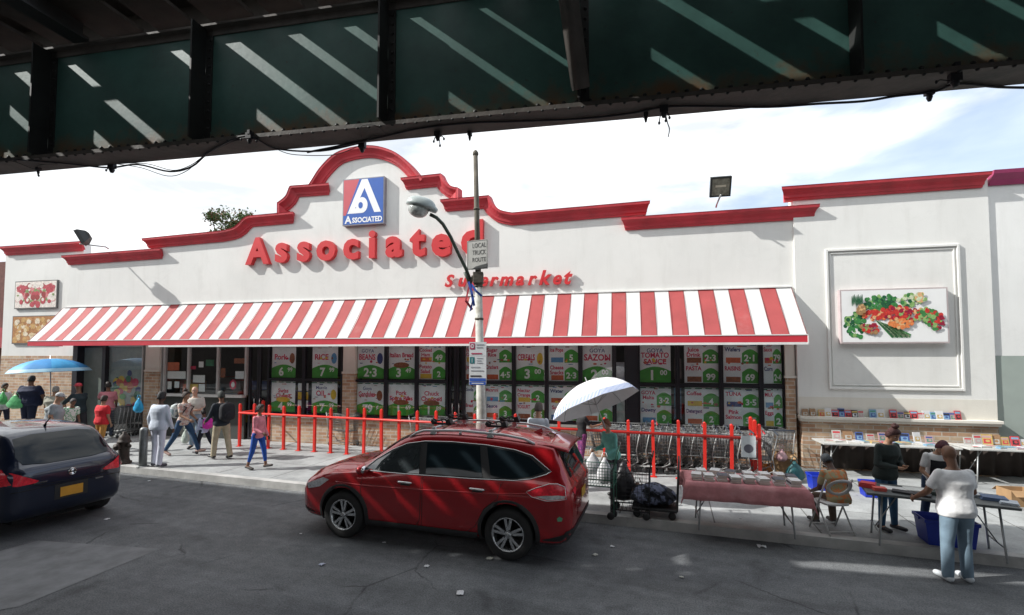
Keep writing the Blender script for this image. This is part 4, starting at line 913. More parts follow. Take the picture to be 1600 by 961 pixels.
# ------------------------------------------------------------------ tree rising behind the parapet
def tree(px, py, Y, rad, label, seed):
    c = at_depth(px, py, Y); t = thing('tree', label, 'tree', (c.x, c.y, 0)); rs = random.Random(seed); bm_ = MB(); lf = MB(); tips = []
    BR = M('tree bark', (.09, .07, .05), .9, bump=.4)
    bm_.tube([(0, 0, 0), (.1, 0, c.z * .35), (0, .1, c.z * .62)], [.28, .2, .15], n=8)
    for i in range(12):
        a = rs.uniform(0, 6.28); r = rad * rs.uniform(.3, .95); tip = Vector((r * math.cos(a) * 1.2, r * math.sin(a) * .7, c.z + rs.uniform(-.9, .5) * rad)); md = Vector((tip.x * .4, tip.y * .4, c.z * .8))
        bm_.tube([(0, .1, c.z * .62), md, tip], [.1, .06, .02], n=5); tips.append(tip)
    for tip in tips:
        cn = rs.uniform(.25, .5) * rad
        for k in range(420):
            d = Vector((rs.gauss(0, 1), rs.gauss(0, 1), rs.gauss(0, .8))); q = tip + d * cn * .5; s = rs.uniform(.05, .12)
            x = Vector((rs.uniform(-1, 1), rs.uniform(-1, 1), rs.uniform(-1, 1))).normalized() * s; y_ = x.orthogonal().normalized() * s * .6
            lf.add([q - x, q + y_, q + x, q - y_], [(0, 1, 2, 3)], rs.choice((0, 0, 1, 2)))
    bm_.build('trunk', BR, t); lf.build('crown', [M('leaf green', (.06, .11, .03), .6), M('leaf light green', (.10, .15, .045), .6), M('leaf autumn tint', (.16, .09, .04), .6)], t, fix=False)
tree(360, 352, 34, 1.5, 'small leafy tree showing above the left step of the parapet', 4)
# ------------------------------------------------------------------ cars
def lerp_tab(tab, x):
    if x <= tab[0][0]: return tab[0][1:]
    for a, b in zip(tab[:-1], tab[1:]):
        if x <= b[0]:
            t = (x - a[0]) / (b[0] - a[0]); return [p + (q - p) * t for p, q in zip(a[1:], b[1:])]
    return tab[-1][1:]
def smooth_tab(tab, x):                         # catmull-rom through the table
    n = len(tab)
    if x <= tab[0][0]: return list(tab[0][1:])
    if x >= tab[-1][0]: return list(tab[-1][1:])
    i = max(k for k in range(n - 1) if tab[k][0] <= x); x0, x1 = tab[i][0], tab[i + 1][0]; t = (x - x0) / (x1 - x0); out = []
    for c in range(1, len(tab[0])):
        y0, y1 = tab[i][c], tab[i + 1][c]
        d = (y1 - y0) / (x1 - x0)
        dm = (y0 - tab[i - 1][c]) / (x0 - tab[i - 1][0]) if i else d; dp = (tab[i + 2][c] - y1) / (tab[i + 2][0] - x1) if i < n - 2 else d
        m0 = 0 if dm * d <= 0 else 2 * dm * d / (dm + d); m1 = 0 if dp * d <= 0 else 2 * dp * d / (dp + d); h = x1 - x0
        out.append((2 * t ** 3 - 3 * t * t + 1) * y0 + (t ** 3 - 2 * t * t + t) * h * m0 + (-2 * t ** 3 + 3 * t * t) * y1 + (t ** 3 - t * t) * h * m1)
    return out
class Car:
    def __init__(s, name, label, cat, loc, yaw, spec, paint):
        s.sp = spec; s.t = thing(name, label, cat, loc, yaw); s.paint = paint
        tab = spec['tab']; x0, x1 = tab[0][0], tab[-1][0]
        xs = sorted(set([x0 + (x1 - x0) * i / 46 for i in range(47)] + [r[0] for r in tab] + [x0 + .02, x0 + .05, x1 - .02, x1 - .05]))
        rings = []
        for x in xs:
            w, zb, zs, bl, wr, ze, zt = smooth_tab(tab, x)     # half width, bottom, shoulder z, belt z, roof half width, roof edge z, top z
            half = [(0, zb), (w * .55, zb), (w * .86, zb + .01), (w * .95, zb + .06), (w * .985, zb + (zs - zb) * .35), (w * .992, zb + (zs - zb) * .7), (w, zs), (w * .985, zs + (bl - zs) * .5), (w * .95, bl)]
            for q in (.25, .5, .75): half.append((w * .95 + (wr - w * .95) * (q ** 1.15), bl + (ze - bl) * q))
            half += [(wr, ze), (wr * .93, ze + (zt - ze) * .45), (wr * .75, ze + (zt - ze) * .75), (wr * .4, ze + (zt - ze) * .95), (0, zt)]
            ring = [Vector((x, y, z)) for y, z in half] + [Vector((x, -y, z)) for y, z in half[-2:0:-1]]
            rings.append(ring)
        mb = MB(); mb.loft(rings, 0, True, True)
        me = mb.mesh('body', [paint, MC((.008, .008, .008), .9)]); s.body = bpy.data.objects.new('body', me); COL.objects.link(s.body)
        bm = bmesh.new(); bm.from_mesh(me); bmesh.ops.recalc_face_normals(bm, faces=bm.faces); bm.to_mesh(me); bm.free()
        cutters = []
        for ax in (spec['ra'], spec['fa']):
            for sd_ in (-1, 1):
                c = MB().lathe([(spec['arch'], 0), (spec['arch'], .42)], (ax, sd_ * (spec['hw'] + .12), spec['wr'] + spec.get('al', .02)), (0, -sd_, 0), n=40, smooth=False)
                co = c.build('cut', paint, None); cutters.append(co); b = s.body.modifiers.new('b', 'BOOLEAN'); b.object = co; b.operation = 'DIFFERENCE'; b.solver = 'EXACT'
        bpy.context.view_layer.update(); dg = bpy.context.evaluated_depsgraph_get(); e = bpy.data.meshes.new_from_object(s.body.evaluated_get(dg))
        s.body.modifiers.clear(); s.body.data = e
        for c in cutters: bpy.data.objects.remove(c)
        for p in e.polygons:
            c = p.center; p.use_smooth = True
            for ax in (spec['ra'], spec['fa']):
                d = math.hypot(c.x - ax, c.z - spec['wr'] - spec.get('al', .02))
                if d < spec['arch'] * 1.003 and abs(c.y) < spec['hw'] * .985 and c.z < spec['wr'] + spec['arch'] + .05 and (abs(p.normal.y) > .95 or d > spec['arch'] * .97) and abs(c.y) > .3:
                    if abs(p.normal.y) > .95 and abs(c.y) > spec['hw'] - .25: continue
                    p.material_index = 1; p.use_smooth = False
        try: e.set_sharp_from_angle(angle=R(42))
        except Exception: pass
        s.body.parent = s.t
        bm = bmesh.new(); bm.from_mesh(e); s.bvh = BVHTree.FromBMesh(bm); bm.free()
    def hit(s, a, b, side):
        if side in ('l', 'r'): o, d = Vector((a, 3 if side == 'l' else -3, b)), Vector((0, -1 if side == 'l' else 1, 0))
        elif side == 'back': o, d = Vector((-5, a, b)), Vector((1, 0, 0))
        elif side == 'front': o, d = Vector((5, a, b)), Vector((-1, 0, 0))
        else: o, d = Vector((a, b, 4)), Vector((0, 0, -1))
        h, n, _, _ = s.bvh.ray_cast(o, d)
        return (h, n) if h is not None else (None, None)
    def patch(s, name, poly, side, mat, off=.004, parent=None, step=.09, thick=0, build=True):
        bm = bmesh.new(); vs = [bm.verts.new((p[0], p[1], 0)) for p in poly]; bm.faces.new(vs)
        xs = [p[0] for p in poly]; ys = [p[1] for p in poly]
        for ax, lo, hi in ((0, min(xs), max(xs)), (1, min(ys), max(ys))):
            k = int((hi - lo) / step)
            for i in range(1, k + 1):
                c = lo + (hi - lo) * i / (k + 1); no = Vector((1, 0, 0)) if ax == 0 else Vector((0, 1, 0))
                bmesh.ops.bisect_plane(bm, geom=bm.verts[:] + bm.edges[:] + bm.faces[:], plane_co=no * c, plane_no=no)
        bmesh.ops.triangulate(bm, faces=[f for f in bm.faces if len(f.verts) > 4]); bm.verts.index_update()
        P = []
        for v in bm.verts:
            h, n = s.hit(v.co.x, v.co.y, side)
            if h is None:
                best = None
                for q in range(1, 12):
                    cx, cy = sum(xs) / len(xs), sum(ys) / len(ys); t = q * .04; h, n = s.hit(v.co.x + (cx - v.co.x) * t, v.co.y + (cy - v.co.y) * t, side)
                    if h is not None: break
                if h is None: h, n = Vector((0, 0, 1)), Vector((0, 0, 1))
            P.append(h + n * off)
        mb = MB(); mb.add(P, [[v.index for v in f.verts] for f in bm.faces], 0, True); bm.free()
        if not build: return mb
        return mb.build(name, mat, parent or s.t, fix=False)
    def line(s, name, pts, side, mat, r=.006, off=.002, closed=False, parent=None, n=5):
        P = []
        for a, b in zip(pts, pts[1:] + (pts[:1] if closed else [])):
            L_ = math.dist(a, b); k = max(1, int(L_ / .06))
            P += [(a[0] + (b[0] - a[0]) * i / k, a[1] + (b[1] - a[1]) * i / k) for i in range(k)]
        if not closed: P.append(pts[-1])
        Q = []
        for a, b in P:
            h, nn = s.hit(a, b, side)
            if h is not None: Q.append(h + nn * off)
        return MB().tube(Q, r, n=n, closed=closed).build(name, mat, parent or s.t, fix=False)
    def wheel(s, ax, sd_, rim):
        sp = s.sp; r = sp['wr']; y = sd_ * sp['track']; TY = M('tyre rubber', (.018, .018, .018), .75, var=.2, bump=.2)
        w = MB().lathe([(r * .62, -.10), (r * .70, -.115), (r * .9, -.118), (r * .975, -.10), (r, -.07), (r, .07), (r * .975, .10), (r * .9, .118), (r * .70, .115), (r * .62, .10), (r * .6, .0), (r * .62, -.10)], (ax, y, r), (0, sd_, 0), n=40, caps=False).build('wheel', TY, s.t)
        RM = M('alloy rim', (.62, .63, .64), .25, metal=.9, var=.05); DKR = MC((.02, .02, .02), .7)
        m = MB(); c = Vector((ax, y, r)); Q = rot_to((0, sd_, 0))
        m.lathe([(r * .64, .095), (r * .665, .112), (r * .64, .116), (r * .60, .10), (r * .56, .05), (r * .55, -.06)], c, (0, sd_, 0), n=40, caps=False)
        m.lathe([(r * .56, .02), (.02, .02)], c, (0, sd_, 0), 1, n=24); m.lathe([(.001, .108), (r * .07, .108), (r * .11, .10), (r * .12, .05)], c, (0, sd_, 0), n=16)
        for k in range(rim):
            for dd in ((-.15, .15) if rim == 5 else (0,)):
                a = 2 * math.pi * k / rim + .3; a0_, a1_ = a + dd * 1.3, a + dd * 1.25; wd = .016 if rim == 5 else .022
                pts = []
                for rr, a_, h_ in ((r * .08, a0_, .095), (r * .62, a1_, .102)):
                    for e in (-1, 1):
                        t = Vector((-math.sin(a_), math.cos(a_), 0)) * wd * e * (1 if rr < .1 else 1.25); p_ = Vector((rr * math.cos(a_), rr * math.sin(a_), h_)) + t; pts += [c + Q @ p_, c + Q @ (p_ + Vector((0, 0, -.035)))]
                m.add(pts, [(0, 2, 6, 4), (0, 4, 5, 1), (2, 3, 7, 6), (4, 6, 7, 5)], 0)
        for k in range(5):
            a = 2 * math.pi * k / 5; m.lathe([(.009, .1), (.009, .108), (.001, .109)], c + Q @ Vector((r * .17 * math.cos(a), r * .17 * math.sin(a), 0)), (0, sd_, 0), 1, n=6)
        m.build('rim', [RM, DKR], w, fix=True); return w
def carpaint(name, col, rough=.28):
    m = M(name, col, rough, .35, var=.04, vs=40, coat=1.); return m
BG = M('dark car glass', (.010, .016, .020), .05, var=.0, spec=.35); CHR = M('chrome trim', (.7, .7, .7), .12, metal=1., var=0); PLB = M('black car plastic', (.02, .02, .021), .55, var=.1)
BGL = M('see through tinted car glass', (.035, .042, .045), .03, var=.3, vs=2, coat=1., spec=.8); SEAM = MC((.01, .008, .008), .8)

# compact suv, nose to the left, parked against the kerb
rc0 = gnd(793, 876.5); fc0 = gnd(536, 841)
rl, fl_ = KER.local(rc0), KER.local(fc0)
WB = 2.705; HW = .905; cl = Vector(((rl.x + fl_.x) / 2, rl.y))
car_y = cl.y + HW - .02; car_y = min(car_y, -.06 - HW)
cx = (rl.x + fl_.x) / 2
# columns: x, half width, bottom z, shoulder z, belt z, roof half width, roof edge z, top z
tab = [(-2.245, .50, .52, .72, .82, .45, .88, .90), (-2.23, .66, .42, .74, .90, .60, .96, .99), (-2.19, .76, .34, .78, .98, .66, 1.04, 1.07), (-2.14, .82, .28, .80, 1.02, .66, 1.14, 1.19), (-2.06, .86, .25, .82, 1.05, .64, 1.30, 1.37),
       (-1.98, .885, .24, .83, 1.07, .63, 1.44, 1.515), (-1.93, .895, .24, .83, 1.08, .63, 1.50, 1.585), (-1.6, .905, .23, .83, 1.09, .645, 1.535, 1.635), (-1.0, .91, .22, .82, 1.08, .66, 1.575, 1.685), (-.4, .91, .22, .81, 1.06, .665, 1.59, 1.70), (.1, .91, .22, .80, 1.045, .66, 1.565, 1.685),
       (.45, .91, .22, .80, 1.035, .65, 1.475, 1.60), (.8, .91, .22, .80, 1.03, .66, 1.28, 1.40), (1.12, .91, .22, .80, 1.02, .71, 1.09, 1.175), (1.25, .91, .22, .80, 1.01, .73, 1.055, 1.13), (1.6, .905, .23, .79, .97, .72, 1.02, 1.10), (1.9, .88, .24, .76, .90, .68, .965, 1.03), (2.1, .83, .25, .72, .82, .62, .88, .93),
       (2.2, .76, .27, .66, .74, .56, .79, .83), (2.27, .64, .30, .58, .64, .5, .68, .71), (2.30, .48, .36, .52, .56, .4, .60, .62)]
q = KER.world(cx, car_y)
suv = Car('suv', 'dark red compact SUV with silver roof rails parked at the kerb', 'SUV', (q.x, q.y, 0), KER.yaw + math.pi,
          dict(tab=tab, ra=-WB / 2, fa=WB / 2, arch=.405, wr=.358, hw=HW, track=.79, al=.02), carpaint('dark red metallic paint', (.36, .007, .012), .25))
S = suv
dlo = [(1.06, 1.055), (.90, 1.20), (.62, 1.365), (.36, 1.475), (.05, 1.53), (-.4, 1.545), (-.95, 1.53), (-1.40, 1.485), (-1.66, 1.42), (-1.94, 1.24), (-1.88, 1.20), (-1.66, 1.13), (-1.42, 1.095), (-.8, 1.075), (.2, 1.06)]
for sd_, side in ((1, 'l'), (-1, 'r')):
    g0 = S.patch('window_surround', dlo, side, PLB, .003)
    S.line('window_trim', dlo, side, CHR, .008, .004, True, g0)
    for nm, poly in (('front_window', [(.98, 1.08), (.86, 1.195), (.60, 1.345), (.34, 1.455), (.11, 1.50), (.05, 1.08)]), ('rear_window', [(-.06, 1.085), (0, 1.51), (-.4, 1.52), (-.86, 1.508), (-.96, 1.10)]),
                     ('quarter_window', [(-1.09, 1.11), (-.97, 1.505), (-1.38, 1.46), (-1.62, 1.40), (-1.86, 1.235), (-1.64, 1.155), (-1.42, 1.12)])):
        S.patch('window', poly, side, BG if nm != 'front_window' else BGL, .008, g0)
    # doors
    d1 = S.line('front_door', [(1.02, 1.03), (1.03, .80), (1.0, .42), (.92, .32), (.1, .30), (.02, .42), (.0, .80), (.0, 1.03)], side, SEAM, .005, -.001)
    d2 = S.line('rear_door', [(-.03, 1.03), (-.02, .5), (.0, .32), (-.7, .31), (-.86, .42), (-1.0, .68), (-1.20, .84), (-1.25, 1.06)], side, SEAM, .005, -.001)
    S.line('fuel_flap' if side == 'r' else 'body_crease', [(1.5, .86), (.9, .84), (0, .86), (-1.1, .90), (-1.9, .96)], side, S.paint, .012, -.006)
    for d_, hx in ((d1, .16), (d2, -1.0)):
        S.patch('handle_recess', [(hx + .02, .90), (hx + .18, .90), (hx + .18, .955), (hx + .02, .955)], side, SEAM, .002, d_)
        h1, n1 = S.hit(hx + .10, .945, side)
        MB().tube([h1 + Vector((-.12, sd_ * .01, .0)), h1 + Vector((-.09, sd_ * .04, .004)), h1 + Vector((.09, sd_ * .04, .008)), h1 + Vector((.12, sd_ * .01, .008))], .017, n=8).build('handle', CHR, d_)
    # arch cladding and sill
    for ax in (S.sp['ra'], S.sp['fa']):
        mb = MB(); rr = S.sp['arch']; zc = S.sp['wr'] + .02; A = []
        for i in range(25):
            a = R(-18) + R(216) * i / 24; row = []
            for r_ in (rr - .006, rr + .022, rr + .052):
                x, z = ax + r_ * math.cos(a), zc + r_ * math.sin(a); h, n_ = S.hit(ax + (rr + .03) * math.cos(a), max(z, .27), side)
                y = h.y if h else sd_ * HW * .95; row.append(Vector((x, y + sd_ * (.018 if r_ < rr + .04 else .0), max(z, .235))))
            A.append(row)
        for r0, r1 in zip(A[:-1], A[1:]): mb.add([*r0, *r1], [(0, 1, 4, 3), (1, 2, 5, 4)], 0, True)
        mb.build('arch_cladding', PLB, S.t, fix=False)
    sl = MB(); P = []
    for i in range(16):
        x = -.90 + 1.80 * i / 15; h, n_ = S.hit(x, .33, side); P.append([Vector((x, h.y + sd_ * .012, .335)), Vector((x, h.y + sd_ * .02, .28)), Vector((x, h.y - sd_ * .05, .225))])
    for r0, r1 in zip(P[:-1], P[1:]): sl.add([*r0, *r1], [(0, 1, 4, 3), (1, 2, 5, 4)], 0, True)
    sl.build('sill_cladding', PLB, S.t, fix=False)
    # mirror
    mb = MB(); c = Vector((.92, sd_ * 1.03, 1.12)); mb.ell(c, (.075, .115, .075), n=14); mb.tube([Vector((.93, sd_ * .84, 1.06)), c], .03, n=6)
    mi = mb.build('door_mirror', S.paint, S.t); MB().ell(c - Vector((.045, 0, 0)), (.04, .095, .06), n=12).build('mirror_glass', CHR, mi)
    # lights
    S.patch('headlight', [(2.12, .76), (1.75, .90), (1.62, .88), (1.80, .76), (2.05, .70)], side, M('headlight lens', (.5, .52, .54), .08, var=.3, vs=30, coat=1.), .006)
    tl = S.patch('taillight', [(-1.62, .965), (-1.74, 1.02), (-1.93, 1.085), (-2.04, 1.085), (-2.13, 1.04), (-2.17, .97), (-2.15, .89), (-1.9, .87), (-1.70, .91)], side, M('red tail lens', (.75, .03, .05), .12, var=.25, vs=30), .012)
    S.line('lens_rim', [(-1.62, .965), (-1.74, 1.02), (-1.93, 1.085), (-2.04, 1.085), (-2.13, 1.04), (-2.15, .89), (-1.9, .87), (-1.70, .91)], side, CHR, .006, .012, True, tl)
    S.patch('clear_lens', [(-1.74, .915), (-1.9, .94), (-2.05, .945), (-2.14, .93), (-2.13, .90), (-1.92, .885)], side, M('clear tail lens', (.60, .60, .60), .1, var=.3, vs=40, coat=1.), .017, tl)
    # roof rails
    pts = []
    for i, (x, h_) in enumerate(((.35, .0), (.25, .035), (.1, .055), (-.5, .06), (-1.2, .06), (-1.5, .045), (-1.66, .0))):
        hh, n_ = S.hit(x, sd_ * .60, 'top'); pts.append(hh + Vector((0, 0, h_)))
    MB().tube(pts, .02, n=8).tube([pts[3], pts[3] - Vector((0, 0, .06))], .022, n=6).build('roof_rail', M('silver rail', (.62, .63, .63), .3, metal=.6, var=.05), S.t)
for side in ('back',):
    rg = S.patch('rear_glass', [(-.55, 1.12), (.55, 1.12), (.56, 1.28), (.52, 1.50), (.3, 1.525), (-.3, 1.525), (-.52, 1.50), (-.56, 1.28)], 'back', BG, .006)
    MB().tube([(-2.09, 0, 1.16), (-2.06, .25, 1.2), (-2.05, .42, 1.22)], .012, n=6).build('wiper', PLB, rg)
    S.patch('taillight', [(-.66, .98), (-.55, 1.0), (-.50, .96), (-.60, .91)], 'back', M('red tail lens'), .01); S.patch('taillight', [(.66, .98), (.55, 1.0), (.50, .96), (.60, .91)], 'back', M('red tail lens'), .01)
    S.patch('number_plate', [(-.16, .74), (.16, .74), (.16, .88), (-.16, .88)], 'back', MC((.6, .35, .05), .5), .012)
S.patch('bumper_cladding', [(-.84, .27), (.84, .27), (.8, .46), (.4, .50), (-.4, .50), (-.8, .46)], 'back', PLB, .008)
for side in ('l', 'r'):
    S.patch('bumper_cladding', [(-1.86, .26), (-1.84, .34), (-2.12, .42), (-2.22, .46), (-2.21, .38), (-2.12, .27)], side, PLB, .006)
    S.patch('bumper_cladding', [(1.84, .26), (1.84, .33), (2.1, .38), (2.24, .42), (2.25, .33), (2.1, .27)], side, PLB, .006)
    S.patch('badge', [(-2.10, .60), (-2.05, .60), (-2.04, .64), (-2.075, .665), (-2.11, .64)], side, MC((.1, .35, .2), .5), .004)
S.patch('windscreen', [(-.64, 1.19), (.64, 1.19), (.60, 1.56), (.35, 1.60), (-.35, 1.60), (-.60, 1.56)], 'front', BG, .006)
S.patch('grille', [(-.4, .50), (.4, .50), (.5, .70), (-.5, .70)], 'front', PLB, .01); S.patch('bumper_cladding', [(-.7, .27), (.7, .27), (.6, .42), (-.6, .42)], 'front', PLB, .008)
hh, _ = S.hit(-1.93, 0, 'top')
sp_ = MB()
sp_.loft([[Vector((x, y * (1 - .06 * (x < -2)), z - .05 * (abs(y) / .6) ** 2)) for y in [-.60 + .1 * i for i in range(13)]] + [Vector((x, y * (1 - .06 * (x < -2)), z - .03 - .05 * (abs(y) / .6) ** 2)) for y in [.60 - .1 * i for i in range(13)]] for x, z in ((-1.70, 1.625), (-1.9, 1.605), (-2.1, 1.555), (-2.14, 1.54))])
sp_.build('spoiler', S.paint, S.t)
an, _ = S.hit(-1.55, 0, 'top'); MB().add([an + Vector((.08, -.02, 0)), an + Vector((.08, .02, 0)), an + Vector((-.08, .015, 0)), an + Vector((-.08, -.015, 0)), an + Vector((-.06, 0, .07))], [(0, 1, 4), (1, 2, 4), (2, 3, 4), (3, 0, 4)]).build('roof_aerial', S.paint, S.t)
for ax in (S.sp['ra'], S.sp['fa']):
    for sd_ in (1, -1): S.wheel(ax, sd_, 5)
MB().b2((-1.9, -.6, .2), (1.9, .6, .32)).build('underbody', MC((.01, .01, .01), .9), S.t)
# bicycle racks on the roof
def rack(x, label):
    z = 1.70 + .09; w = S.t.matrix_world if False else None
    t = thing('bicycle_rack', label, 'bicycle rack', S.t.location + Matrix.Rotation(S.t.rotation_euler[2], 3, 'Z') @ Vector((x, 0, 1.66)), S.t.rotation_euler[2], 'bicycle racks on the red SUV')
    SV = MC((.55, .56, .56), .3, metal=.7); BL = M('black rack plastic', (.02, .02, .022), .5)
    MB().tube([(0, -.60, .06), (0, .60, .06)], .018, n=8).build('cross_bar', SV, t)
    for s in (-1, 1): MB().loft([[Vector((-.05, s * .60 - .03, -.03)), Vector((.05, s * .60 - .03, -.03)), Vector((.05, s * .60 + .03, -.03)), Vector((-.05, s * .60 + .03, -.03))], [Vector((-.025, s * .57 - .02, .08)), Vector((.025, s * .57 - .02, .08)), Vector((.025, s * .57 + .02, .08)), Vector((-.025, s * .57 + .02, .08))]], smooth=False).build('foot', SV, t, .005)
    for y in (-.33, .30):
        mb = MB().box((0, y, .09), (.34, .06, .03)).box((-.12, y, .13), (.08, .1, .07), ry=R(20)).box((.14, y + .01, .12), (.07, .09, .05), ry=R(-30)).tube([(-.14, y, .12), (-.04, y + .02, .17), (.07, y, .13), (.16, y, .16)], .013, n=6).tube([(.02, y - .06, .1), (.05, y - .04, .16), (0, y + .06, .15)], .011, n=6)
        mb.build('wheel_tray', BL, t, .005)
rack(-.05, 'black and silver bicycle rack over the front part of the red roof'); rack(-.98, 'black and silver bicycle rack over the rear part of the red roof')

# dark blue hatchback cut by the left edge of the picture
tab2 = [(-2.05, .50, .50, .66, .78, .45, .84, .86), (-2.035, .64, .40, .70, .86, .58, .92, .945), (-1.99, .73, .32, .76, .93, .62, .985, 1.01), (-1.93, .77, .27, .78, .955, .62, 1.02, 1.045), (-1.84, .80, .24, .80, .96, .615, 1.10, 1.14), (-1.68, .825, .22, .80, .96, .61, 1.26, 1.31),
        (-1.52, .84, .21, .80, .96, .60, 1.375, 1.43), (-1.42, .845, .21, .80, .96, .60, 1.41, 1.475), (-1.1, .85, .20, .79, .955, .61, 1.44, 1.515), (-.5, .85, .20, .78, .94, .62, 1.46, 1.54), (.0, .85, .20, .77, .93, .62, 1.45, 1.53),
        (.4, .85, .20, .76, .92, .61, 1.38, 1.47), (.8, .85, .20, .75, .91, .63, 1.17, 1.25), (1.2, .85, .20, .74, .90, .68, .97, 1.04), (1.6, .84, .21, .72, .85, .66, .90, .96), (1.9, .80, .22, .66, .76, .6, .80, .85), (2.1, .72, .25, .58, .66, .5, .69, .72), (2.2, .5, .34, .5, .54, .4, .57, .59)]
rr_ = gnd(197, 797)            # the corner of the car nearest the kerb, at the rear
lr = KER.local(rr_)
q = KER.world(lr.x - 2.05, lr.y - .80)
H = Car('hatchback', 'dark blue hatchback with an orange number plate cut off by the left edge', 'car', (q.x, q.y, 0), KER.yaw + math.pi + R(-3),
        dict(tab=tab2, ra=-1.30, fa=1.30, arch=.355, wr=.31, hw=.85, track=.735, al=.015), carpaint('dark blue metallic paint', (.006, .012, .034), .3))
H.t.scale = (1.03, 1.04, 1.08)
H.patch('rear_glass', [(-.56, 1.045), (-.3, 1.02), (.3, 1.02), (.56, 1.045), (.60, 1.14), (.54, 1.38), (.3, 1.42), (-.3, 1.42), (-.54, 1.38), (-.60, 1.14)], 'back', BG, .006)
MB().tube([(-1.90, -.05, 1.05), (-1.86, .1, 1.09), (-1.83, .42, 1.12)], .011, n=6).build('wiper', PLB, H.t)
RTL = M('red tail lens')
for sd_, side in ((1, 'l'), (-1, 'r')):
    H.patch('taillight', [(sd_ * .765, .965), (sd_ * .70, .955), (sd_ * .42, .80), (sd_ * .46, .775), (sd_ * .66, .765), (sd_ * .765, .79)], 'back', RTL, .010)
    H.patch('taillight', [(-1.62, .995), (-1.80, 1.00), (-1.93, .93), (-2.0, .80), (-1.90, .78), (-1.72, .86)], side, RTL, .010)
    g0 = H.patch('window_surround', [(1.0, .94), (.75, 1.12), (.45, 1.29), (.1, 1.385), (-.4, 1.405), (-.95, 1.38), (-1.28, 1.28), (-1.45, 1.12), (-1.35, 1.02), (-.6, .97)], side, BG, .005)
    H.line('door_seam', [(.02, .93), (.0, .6), (.0, .3)], side, SEAM, .005, 0); H.line('door_seam', [(-.86, .95), (-.8, .6), (-.62, .36), (-.5, .3)], side, SEAM, .005, 0)
    for hx in (.15, -.7):
        h1, n1 = H.hit(hx, .85, side); MB().tube([h1 + Vector((-.1, 0, 0)), h1 + Vector((-.07, sd_ * .035, 0)), h1 + Vector((.07, sd_ * .035, 0)), h1 + Vector((.1, 0, 0))], .015).build('handle', H.paint, H.t)
    c = Vector((.78, sd_ * .95, 1.0)); MB().ell(c, (.07, .1, .065)).tube([Vector((.8, sd_ * .78, .95)), c], .03).build('door_mirror', H.paint, H.t)
H.patch('number_plate', [(-.15, .50), (.15, .50), (.15, .64), (-.15, .64)], 'back', M('orange number plate', (.62, .30, .03), .5), .014)
H.patch('plate_recess', [(-.22, .47), (.22, .47), (.22, .69), (-.22, .69)], 'back', PLB, .007)
H.line('tailgate_seam', [(-.62, .95), (-.60, .80), (-.42, .735), (0, .725), (.42, .735), (.60, .80), (.62, .95)], 'back', SEAM, .006, 0)
H.line('bumper_crease', [(-.72, .68), (-.3, .70), (.3, .70), (.72, .68)], 'back', SEAM, .006, 0)
h1, n1 = H.hit(0, .85, 'back'); MB().lathe([(.055, -.004), (.055, .012), (.045, .016), (.045, .010), (.001, .010)], h1, n1, n=20).box(h1 + n1 * .012, (.02, .11, .02)).build('round_badge', CHR, H.t)
for y, w_ in ((.40, .10), (-.38, .07)):
    hb_, nb_ = H.hit(y, .77 if y > 0 else .67, 'back'); MB().box(hb_ + nb_ * .004, (.01, w_ * 1.6, .022)).build('badge', CHR, H.t)
an, _ = H.hit(-1.25, 0, 'top'); MB().tube([an, an + Vector((-.03, 0, .05)), an + Vector((-.16, 0, .14))], [.022, .012, .004], n=6).build('roof_aerial', PLB, H.t)
for ax in (-1.3, 1.3):
    for sd_ in (1, -1): H.wheel(ax, sd_, 7)
MB().b2((-1.8, -.6, .18), (1.8, .6, .3)).build('underbody', MC((.01, .01, .01), .9), H.t)
